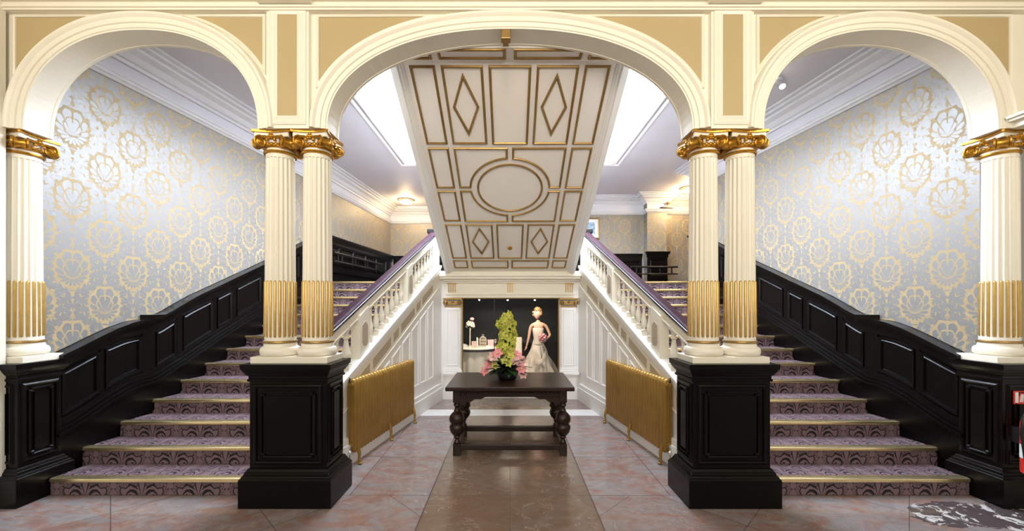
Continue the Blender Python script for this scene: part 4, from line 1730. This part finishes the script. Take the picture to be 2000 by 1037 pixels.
# picture and sensor on the back wall at the right
pf = thing('framed_picture', (2.02, 9.53, 3.25), 'small gilt-framed picture on the back wall beside the right end of the soffit', 'picture')
m = MB()
px0, px1, pz0, pz1 = 1.62, 2.12, 3.12, 3.60
m.sweep([(px0, 9.556, pz0), (px1, 9.556, pz0), (px1, 9.556, pz1), (px0, 9.556, pz1)], [(-.02, 0), (-.02, .02), (0, .03), (.015, .018), (.02, 0)], up=(0, -1, 0), closed=True)
m.build('frame', 'gold_trim', pf)
MB().box(px0, px1, 9.546, 9.556, pz0, pz1).build('mount', 'label_white', pf)
MB().box(px0 + .09, px1 - .09, 9.543, 9.546, pz0 + .09, pz1 - .09).build('image', 'photo_blue', pf)
sn = thing('wall_sensor', (3.60, 9.2, 3.82), 'small dark bracketed sensor on the picture rail above the pier', 'sensor')
MB().box(3.48, 3.78, 9.20, 9.30, 3.775, 3.795).build('shelf', 'black', sn)
MB().tube([(3.64, 9.25, 3.79), (3.64, 9.25, 3.86)], .010, 8).build('stalk', 'gold_trim', sn)
MB().ball((3.66, 9.24, 3.89), .030, 10, 6, (1.4, 1, 1)).build('head', 'gold_trim', sn, smooth=True)

# ------------------------------------------------------------------ fire point at the right edge
ex, ey = 3.862, 2.935
fs = thing('fire_extinguisher', (ex, ey, .30), 'red fire extinguisher with black hose on the right pedestal, cut by the photo\'s right edge', 'fire extinguisher')
MB().lathe([(.060, .295), (.070, .30), (.073, .32), (.073, .66), (.064, .71), (.036, .74), (.020, .75), (.020, .77)], (ex, ey, 0), 24).build('cylinder', 'red', fs, smooth=True)
MB().lathe([(.0742, .41), (.0742, .51)], (ex, ey, 0), 24, False).build('label_band', 'label_white', fs, smooth=True)
MB().box(ex - .025, ex + .025, ey - .06, ey + .03, .77, .80).build('valve', 'black', fs, bevel=.006)
MB().box(ex - .014, ex + .014, ey - .12, ey + .02, .81, .822).build('lever', 'black', fs)
MB().tube([(ex - .02, ey - .02, .785), (ex - .07, ey - .02, .785), (ex - .115, ey - .02, .72), (ex - .125, ey - .02, .60), (ex - .105, ey - .02, .47), (ex - .085, ey - .02, .38)], [.011] * 5 + [.015], 10).build('hose', 'black', fs, smooth=True)
MB().box(ex - .03, ex + .03, 3.00, 3.075, .50, .62).build('wall_bracket', 'black', fs)
sg = thing('fire_sign', (3.90, 3.01, .83), 'small red fire-equipment sign with white pictograms on the right pedestal', 'sign')
MB().box(3.86, 4.00, 3.060, 3.066, .785, .885).build('plate', 'red', sg)
m = MB()
m.box(3.870, 3.893, 3.057, 3.060, .795, .875)
m.lathe([(.011, .797), (.011, .85), (.005, .86)], (3.945, 3.058, 0), 8, sy=.12)
for k in range(3):
    m.prism([(3.903 + k * .009, 3.057, .80), (3.909 + k * .009, 3.057, .80), (3.920 + k * .006, 3.057, .86), (3.914 + k * .006, 3.057, .86)], (0, .003, 0))
m.build('pictogram', 'label_white', sg)

# ------------------------------------------------------------------ things in the display window
DY = NY + .50
DZ = .14
TD = NY + .80
# round table with cloth
tc = thing('round_table', (-.62, TD, DZ), 'round table with dark rim behind the glass at the left of the display', 'table')
MB().lathe([(.44, .715), (.455, .72), (.455, .745), (.44, .75)], (-.62, TD, 0), 36).build('tabletop', 'lace', tc, smooth=True)
MB().lathe([(.18, .14), (.16, .17), (.04, .22), (.035, .70)], (-.62, TD, 0), 20).build('pedestal', 'black', tc, smooth=True)
ctop = MB()
ctop.lathe([(.001, .751), (.40, .751), (.41, .753), (.40, .757), (.001, .758)], (-.62, TD, 0), 36, False)
tag(ctop.build('table_runner', 'cloth', None, smooth=True, loc=(-.62, TD, .751)), 'round white cloth lying on top of the display table', 'tablecloth')
sk = MB()
sk.lathe([(.47, .15), (.45, .35), (.435, .55), (.425, .70), (.43, .714)], (-.62, TD, 0), 96, False, fn=lambda a, z: 1 + (.07 * (1 - (z - .15) / .6)) * math.sin(a * 14 + 1.5 * math.sin(3 * a)))
tag(sk.build('table_skirt', 'cloth', None, smooth=True, loc=(-.62, TD, .14)), 'pale pleated skirt cloth hanging from the display table', 'tablecloth')


def disp(nm, l, c, loc, g_=None):
    return thing(nm, loc, l, c, g_)


TZ = .758
v = disp('flower_vase', 'slim white stand of flowers on the display table', 'vase', (-.74, TD - .05, TZ))
MB().lathe([(.035, TZ), (.033, TZ + .01), (.012, TZ + .03), (.010, TZ + .3), (.022, TZ + .36), (.018, TZ + .36)], (-.735, TD - .05, 0), 14).build('stand', 'ivory', v, smooth=True)
for k in range(9):
    a = k * 2.4
    c = (-.735 + .05 * math.cos(a), TD - .05 + .04 * math.sin(a), TZ + .40 + .015 * (k % 4))
    blossom(c, (math.cos(a), -1, .4), .05, 'ivory' if k % 3 else 'pale_pink', 'orchid', 'flower', 5, v)
m = MB()
for k in range(8):
    a = k * .8
    petal_mesh(m, (-.735, TD - .05, TZ + .36), (math.cos(a), math.sin(a) * .5, .2), (0, 0, 1), .10, .014)
m.build('leaves', 'leaf', v, smooth=True)
MB().tube([(-.72, TD - .05, TZ + .36), (-.70, TD - .04, TZ + .50)], .004, 6).build('rose_stem', 'leaf', v)
MB().ball((-.70, TD - .04, TZ + .52), .038, 12, 8, (1.1, 1, .8)).build('rose', 'pale_pink', v, smooth=True)

b = disp('birdcage', 'small white domed wire birdcage on the display table', 'birdcage', (-.50, TD, TZ))
m = MB()
for k in range(14):
    a = 2 * PI * k / 14
    pts = [(-.50 + .065 * math.cos(a), TD + .065 * math.sin(a), TZ + .01), (-.50 + .065 * math.cos(a), TD + .065 * math.sin(a), TZ + .13)]
    for j in range(1, 6):
        q_ = j / 5 * PI / 2
        pts.append((-.50 + .065 * math.cos(q_) * math.cos(a), TD + .065 * math.cos(q_) * math.sin(a), TZ + .13 + .065 * math.sin(q_)))
    m.tube(pts, .0028, 5)
for zz in (.01, .07, .13):
    m.tube([(-.50 + .066 * math.cos(2 * PI * k / 24), TD + .066 * math.sin(2 * PI * k / 24), TZ + zz) for k in range(24)], .004, 5, closed=True)
m.build('wires', 'ivory', b, smooth=True)
MB().lathe([(.075, TZ), (.075, TZ + .012)], (-.50, TD, 0), 24).build('base', 'ivory', b, smooth=True)
MB().tube([(-.50 + .018 * math.cos(2 * PI * k / 14), TD, TZ + .215 + .018 * math.sin(2 * PI * k / 14)) for k in range(14)], .004, 5, closed=True).build('ring', 'ivory', b, smooth=True)
cd = disp('card', 'tall white card standing beside the birdcage', 'card', (-.60, TD - .06, TZ))
MB().prism([(-.615, TD - .08, TZ), (-.585, TD - .05, TZ), (-.585, TD - .05, TZ + .17), (-.615, TD - .08, TZ + .19)], (.003, -.003, 0)).build('leaflet', 'label_white', cd)
bx_ = disp('gift_box', 'pale pink box standing right of the birdcage', 'box', (-.36, TD, TZ))
MB().box(-.41, -.30, TD - .03, TD + .05, TZ, TZ + .11).build('carton', 'pale_pink', bx_, bevel=.004)
MB().box(-.415, -.295, TD - .035, TD + .055, TZ + .11, TZ + .135).build('lid', 'pale_pink', bx_, bevel=.004)
fr_ = disp('photo_frame', 'small ivory frame between the vase and the tall card', 'picture', (-.67, TD - .02, TZ))
m = MB().sweep([(-.70, TD - .02, TZ + .01), (-.63, TD - .02, TZ + .01), (-.63, TD - .02, TZ + .10), (-.70, TD - .02, TZ + .10)], [(-.008, 0), (-.004, .012), (.008, 0)], up=(0, -1, 0), closed=True)
m.build('frame', 'ivory', fr_)
MB().box(-.70, -.63, TD - .02, TD - .015, TZ + .01, TZ + .10).build('backing', 'pale_pink', fr_)
gls = disp('wine_glass', 'stemmed glass at the right end of the display table', 'glass', (-.27, TD - .03, TZ))
MB().lathe([(.026, TZ), (.024, TZ + .004), (.004, TZ + .012), (.004, TZ + .07), (.024, TZ + .09), (.028, TZ + .12), (.024, TZ + .15)], (-.27, TD - .03, 0), 20, False).build('goblet', 'silver', gls, smooth=True)
for k, (x, l) in enumerate(((-.83, 'folded white napkin fan at the left end of the display table'), (-.40, 'folded white napkin lying before the pink box'))):
    n_ = disp('napkin', l, 'napkin', (x, TD - .15, TZ), 'folded napkins on the display table')
    m = MB()
    for j in range(8):
        a = PI * (j + .5) / 8
        petal_mesh(m, (x, TD - .15, TZ), (math.cos(a), -.2, math.sin(a)), (0, -1, 0), .075 if k == 0 else .05, .016)
    m.build('fan', 'label_white', n_, smooth=True)
dc = disp('dressed_chair', 'cream covered chair between the round table and the mannequin', 'chair', (.12, DY + .35, DZ))
MB().box(.06, .23, DY + .42, DY + .46, .55, .93).build('backrest', 'ivory', dc, bevel=.02)
MB().box(.03, .26, DY + .18, DY + .46, .50, .55).build('seat', 'ivory', dc, bevel=.015)
for x in (.05, .24):
    for y in (DY + .21, DY + .44):
        MB().box(x - .015, x + .015, y - .015, y + .015, DZ, .50).build('leg', 'ivory', dc)

# bride mannequin
MX, MY = .50, DY + .02
mn = thing('mannequin', (MX, MY, DZ), 'bride mannequin in a strapless ivory satin gown holding a pink bouquet', 'mannequin')


def skin_body(name, pts, edges, radii, mat, parent, sub=2, root=0):
    me = bpy.data.meshes.new(name)
    o0 = Vector(parent['_o'])
    me.from_pydata([Vector(p) - o0 for p in pts], edges, [])
    me.materials.append(MATS[mat])
    o = bpy.data.objects.new(name, me)
    COL.objects.link(o)
    o.parent = parent
    o['_o'] = tuple(o0)
    md = o.modifiers.new('skin', 'SKIN')
    md.use_smooth_shade = True
    for i, r in enumerate(radii):
        sv = me.skin_vertices[0].data[i]
        sv.radius = r if isinstance(r, tuple) else (r, r)
        sv.use_root = (i == root)
    ms = o.modifiers.new('sub', 'SUBSURF')
    ms.levels = ms.render_levels = sub
    return o


def Q(x, z, y=0.0):
    return (MX + x, MY + y, z)


body_pts = [Q(.01, .78), Q(.01, .92), Q(.005, 1.02), Q(.0, 1.10), Q(.0, 1.185), Q(.0, 1.235, .0), Q(-.003, 1.275, -.005),
            Q(-.075, 1.185), Q(-.125, 1.165), Q(-.15, 1.06, .0), Q(-.165, .96, -.01), Q(-.195, .85, -.03), Q(-.208, .80, -.045),
            Q(.085, 1.185), Q(.14, 1.165), Q(.185, 1.08, .0), Q(.215, .995, -.02), Q(.155, .945, -.10), Q(.11, .955, -.13)]
body_e = [(0, 1), (1, 2), (2, 3), (3, 4), (4, 5), (5, 6), (4, 7), (7, 8), (8, 9), (9, 10), (10, 11), (11, 12), (4, 13), (13, 14), (14, 15), (15, 16), (16, 17), (17, 18)]
body_r = [(.085, .07), (.072, .06), (.078, .062), (.088, .068), (.07, .05), .033, .030,
          (.045, .04), .033, .028, .025, .018, .015, (.045, .04), .033, .028, .025, .018, .016]
bd = skin_body('body', body_pts, body_e, body_r, 'skin', mn)
# five fingers each
for (hp, dr, sd) in ((Vector(Q(-.210, .795, -.048)), Vector((-.25, -.25, -1)), Vector((.3, -1, 0))), (Vector(Q(.105, .955, -.132)), Vector((-1, -.3, -.15)), Vector((0, .3, 1)))):
    dr.normalize()
    sd = (sd - dr * sd.dot(dr)).normalized()
    nn = dr.cross(sd)
    m = MB()
    m.ball(hp + dr * .012, .020, 10, 8, (1, 1, 1))
    for k, L_ in enumerate((.050, .058, .054, .044)):
        b0 = hp + sd * ((k - 1.5) * .011) + dr * .015
        m.tube([b0, b0 + dr * L_ * .5 + nn * .003, b0 + dr * L_ * .85 + nn * .012, b0 + dr * L_ + nn * .018], [.0065, .006, .005, .0035], 6)
    b0 = hp - sd * .020
    m.tube([b0, b0 - sd * .012 + dr * .018, b0 - sd * .010 + dr * .036], [.007, .006, .004], 6)
    m.build('hand', 'skin', bd, smooth=True)
# head with face
hm = MB()
hc = Vector(Q(-.012, 1.375, -.008))
rings, seg = 16, 24
vs, fs_ = [], []
for i in range(rings + 1):
    ph_ = -PI / 2 + PI * i / rings
    for k in range(seg):
        th_ = 2 * PI * k / seg
        x = .066 * math.cos(ph_) * math.cos(th_)
        y = .080 * math.cos(ph_) * math.sin(th_)
        z = .098 * math.sin(ph_)
        if z < 0:
            f_ = 1 + z * 3.4
            x *= f_
            y *= (1 + z * 1.6)
            if y < 0:
                y -= -z * .08
        # face features on the -y side
        if y < 0:
            e_ = lambda cx, cz, s_: math.exp(-((x - cx) ** 2 + (z - cz) ** 2) / s_ ** 2)
            y -= .018 * e_(0, -.020, .012) + .008 * e_(0, 0, .010)
            y += .009 * (e_(-.026, .004, .013) + e_(.026, .004, .013))
            y -= .006 * e_(0, -.050, .013) + .005 * e_(0, -.080, .014)
        vs.append(hc + Vector((x, y, z)))
for i in range(rings):
    for k in range(seg):
        fs_.append((i * seg + k, i * seg + (k + 1) % seg, (i + 1) * seg + (k + 1) % seg, (i + 1) * seg + k))
hm.add(vs, fs_)
for s in (-1, 1):
    hm.ball(hc + Vector((s * .066, .005, -.005)), .016, 8, 6, (.4, .8, 1.3))
Rh = Matrix.Translation(hc) @ Matrix.Rotation(math.radians(-22), 4, 'Z') @ Matrix.Rotation(math.radians(14), 4, 'X') @ Matrix.Translation(-hc)
hm.xf(Rh)
hd = hm.build('head', 'skin', mn, smooth=True)
m = MB()
for s in (-1, 1):
    m.ball(hc + Vector((s * .026, -.066, .004)), .008, 8, 6, (1.3, .6, .7))
m.xf(Rh)
m.build('eye', 'rail_dark', hd, smooth=True)
m = MB().ball(hc + Vector((0, -.075, -.050)), .012, 8, 6, (1.3, .5, .5)).xf(Rh)
m.build('lips', 'pink', hd, smooth=True)
m = MB()
for k in range(70):
    th_ = random.uniform(0, 2 * PI)
    ph_ = random.uniform(-.25, PI / 2)
    if math.sin(th_) < -.35 and ph_ < .62:
        continue
    m.ball(hc + Vector((.070 * math.cos(ph_) * math.cos(th_), .086 * math.cos(ph_) * math.sin(th_) + .006, .104 * math.sin(ph_) + .006)), random.uniform(.018, .028), 8, 6)
m.xf(Rh)
m.build('hair', 'blond_hair', mn, smooth=True)
# gown: bodice and full skirt
bod = MB()
bod.lathe([(.083, .84), (.080, .90), (.083, .96), (.094, 1.03), (.103, 1.09), (.100, 1.125), (.094, 1.13)], (MX + .003, MY - .004, 0), 32, False, 1.0, .80,
          fn=lambda a, z: 1 + (.07 if z > 1.02 else 0) * max(0, math.sin(-a)) * abs(math.cos(a)) * 2 + .012 * math.sin(18 * a + z * 60))
bod.build('bodice', 'satin', mn, smooth=True)


def skfn(a, z):
    u = (0.95 - z) / .8
    f = 1 + .14 * u * math.sin(9 * a + 5 * z) + .07 * u * math.sin(17 * a - 9 * z)
    sw = .075 * math.sin(26 * z + 3.2 * a)
    if .35 < z < .88:
        f += sw * (1 - abs(z - .62) / .27) if abs(z - .62) < .27 else 0
    return f


skp = [(.080, .92), (.092, .87), (.118, .80), (.150, .72), (.182, .64), (.215, .56), (.250, .48), (.285, .40), (.320, .32), (.350, .24), (.372, .17), (.375, .142)]
sk2 = []
for (r0, z0), (r1, z1) in zip(skp, skp[1:]):
    for j in range(3):
        sk2.append((lerp(r0, r1, j / 3), lerp(z0, z1, j / 3)))
sk2.append(skp[-1])
gs = MB()
gs.lathe(sk2[::-1], (MX + .003, MY + .03, 0), 120, False, 1.0, .85, fn=skfn)
for i in range(len(gs.v)):
    x, y, z = gs.v[i]
    u = max(0, (.92 - z) / .78)
    gs.v[i] = (x + .05 * u * u, y, z)
gs.build('skirt', 'satin', mn, smooth=True)
# gathered swag across the skirt
m = MB()
for j in range(4):
    pts = []
    for k in range(17):
        u = k / 16
        x = lerp(-.10, .12, u)
        z = .66 - .16 * math.sin(PI * u) * (1 - .15 * j) - j * .035 + .10 * u
        rr = .16 + (.8 - z) * .30
        y = -math.sqrt(max(.0004, 1 - min(.98, (x / (rr + .06)) ** 2))) * rr * .98
        pts.append(Q(x + .01, z, y + .02))
    m.tube(pts, [.004 + .011 * math.sin(PI * k / 16) for k in range(17)], 8)
m.build('swag', 'satin', mn, smooth=True)
m = MB()
m.lathe([(.13, .145), (.11, .30), (.07, .48), (.02, .62)], (MX - .26, MY + .06, 0), 48, False, 1.0, .7, fn=lambda a, z: 1 + .12 * math.sin(10 * a))
m.build('train', 'pink_satin', mn, smooth=True)
bq = thing('bouquet', Q(.085, .95, -.17), 'round pink rose bouquet held by the bride mannequin', 'bouquet')
BC = Vector(Q(.075, .965, -.165))
for k in range(22):
    a = k * 2.4
    u = 1 - 2 * (k + .5) / 22
    r_ = math.sqrt(1 - u * u)
    p = BC + Vector((r_ * math.cos(a), r_ * math.sin(a) * .8, u)) * .062
    MB().ball(p, .024, 8, 6).build('rose', 'pink' if k % 2 else 'pale_pink', bq, smooth=True)
MB().tube([BC, BC + Vector((.02, .02, -.10))], [.018, .010], 8).build('handle', 'leaf', bq)

# tidy helper property
for o in COL.objects:
    if '_o' in o:
        del o['_o']
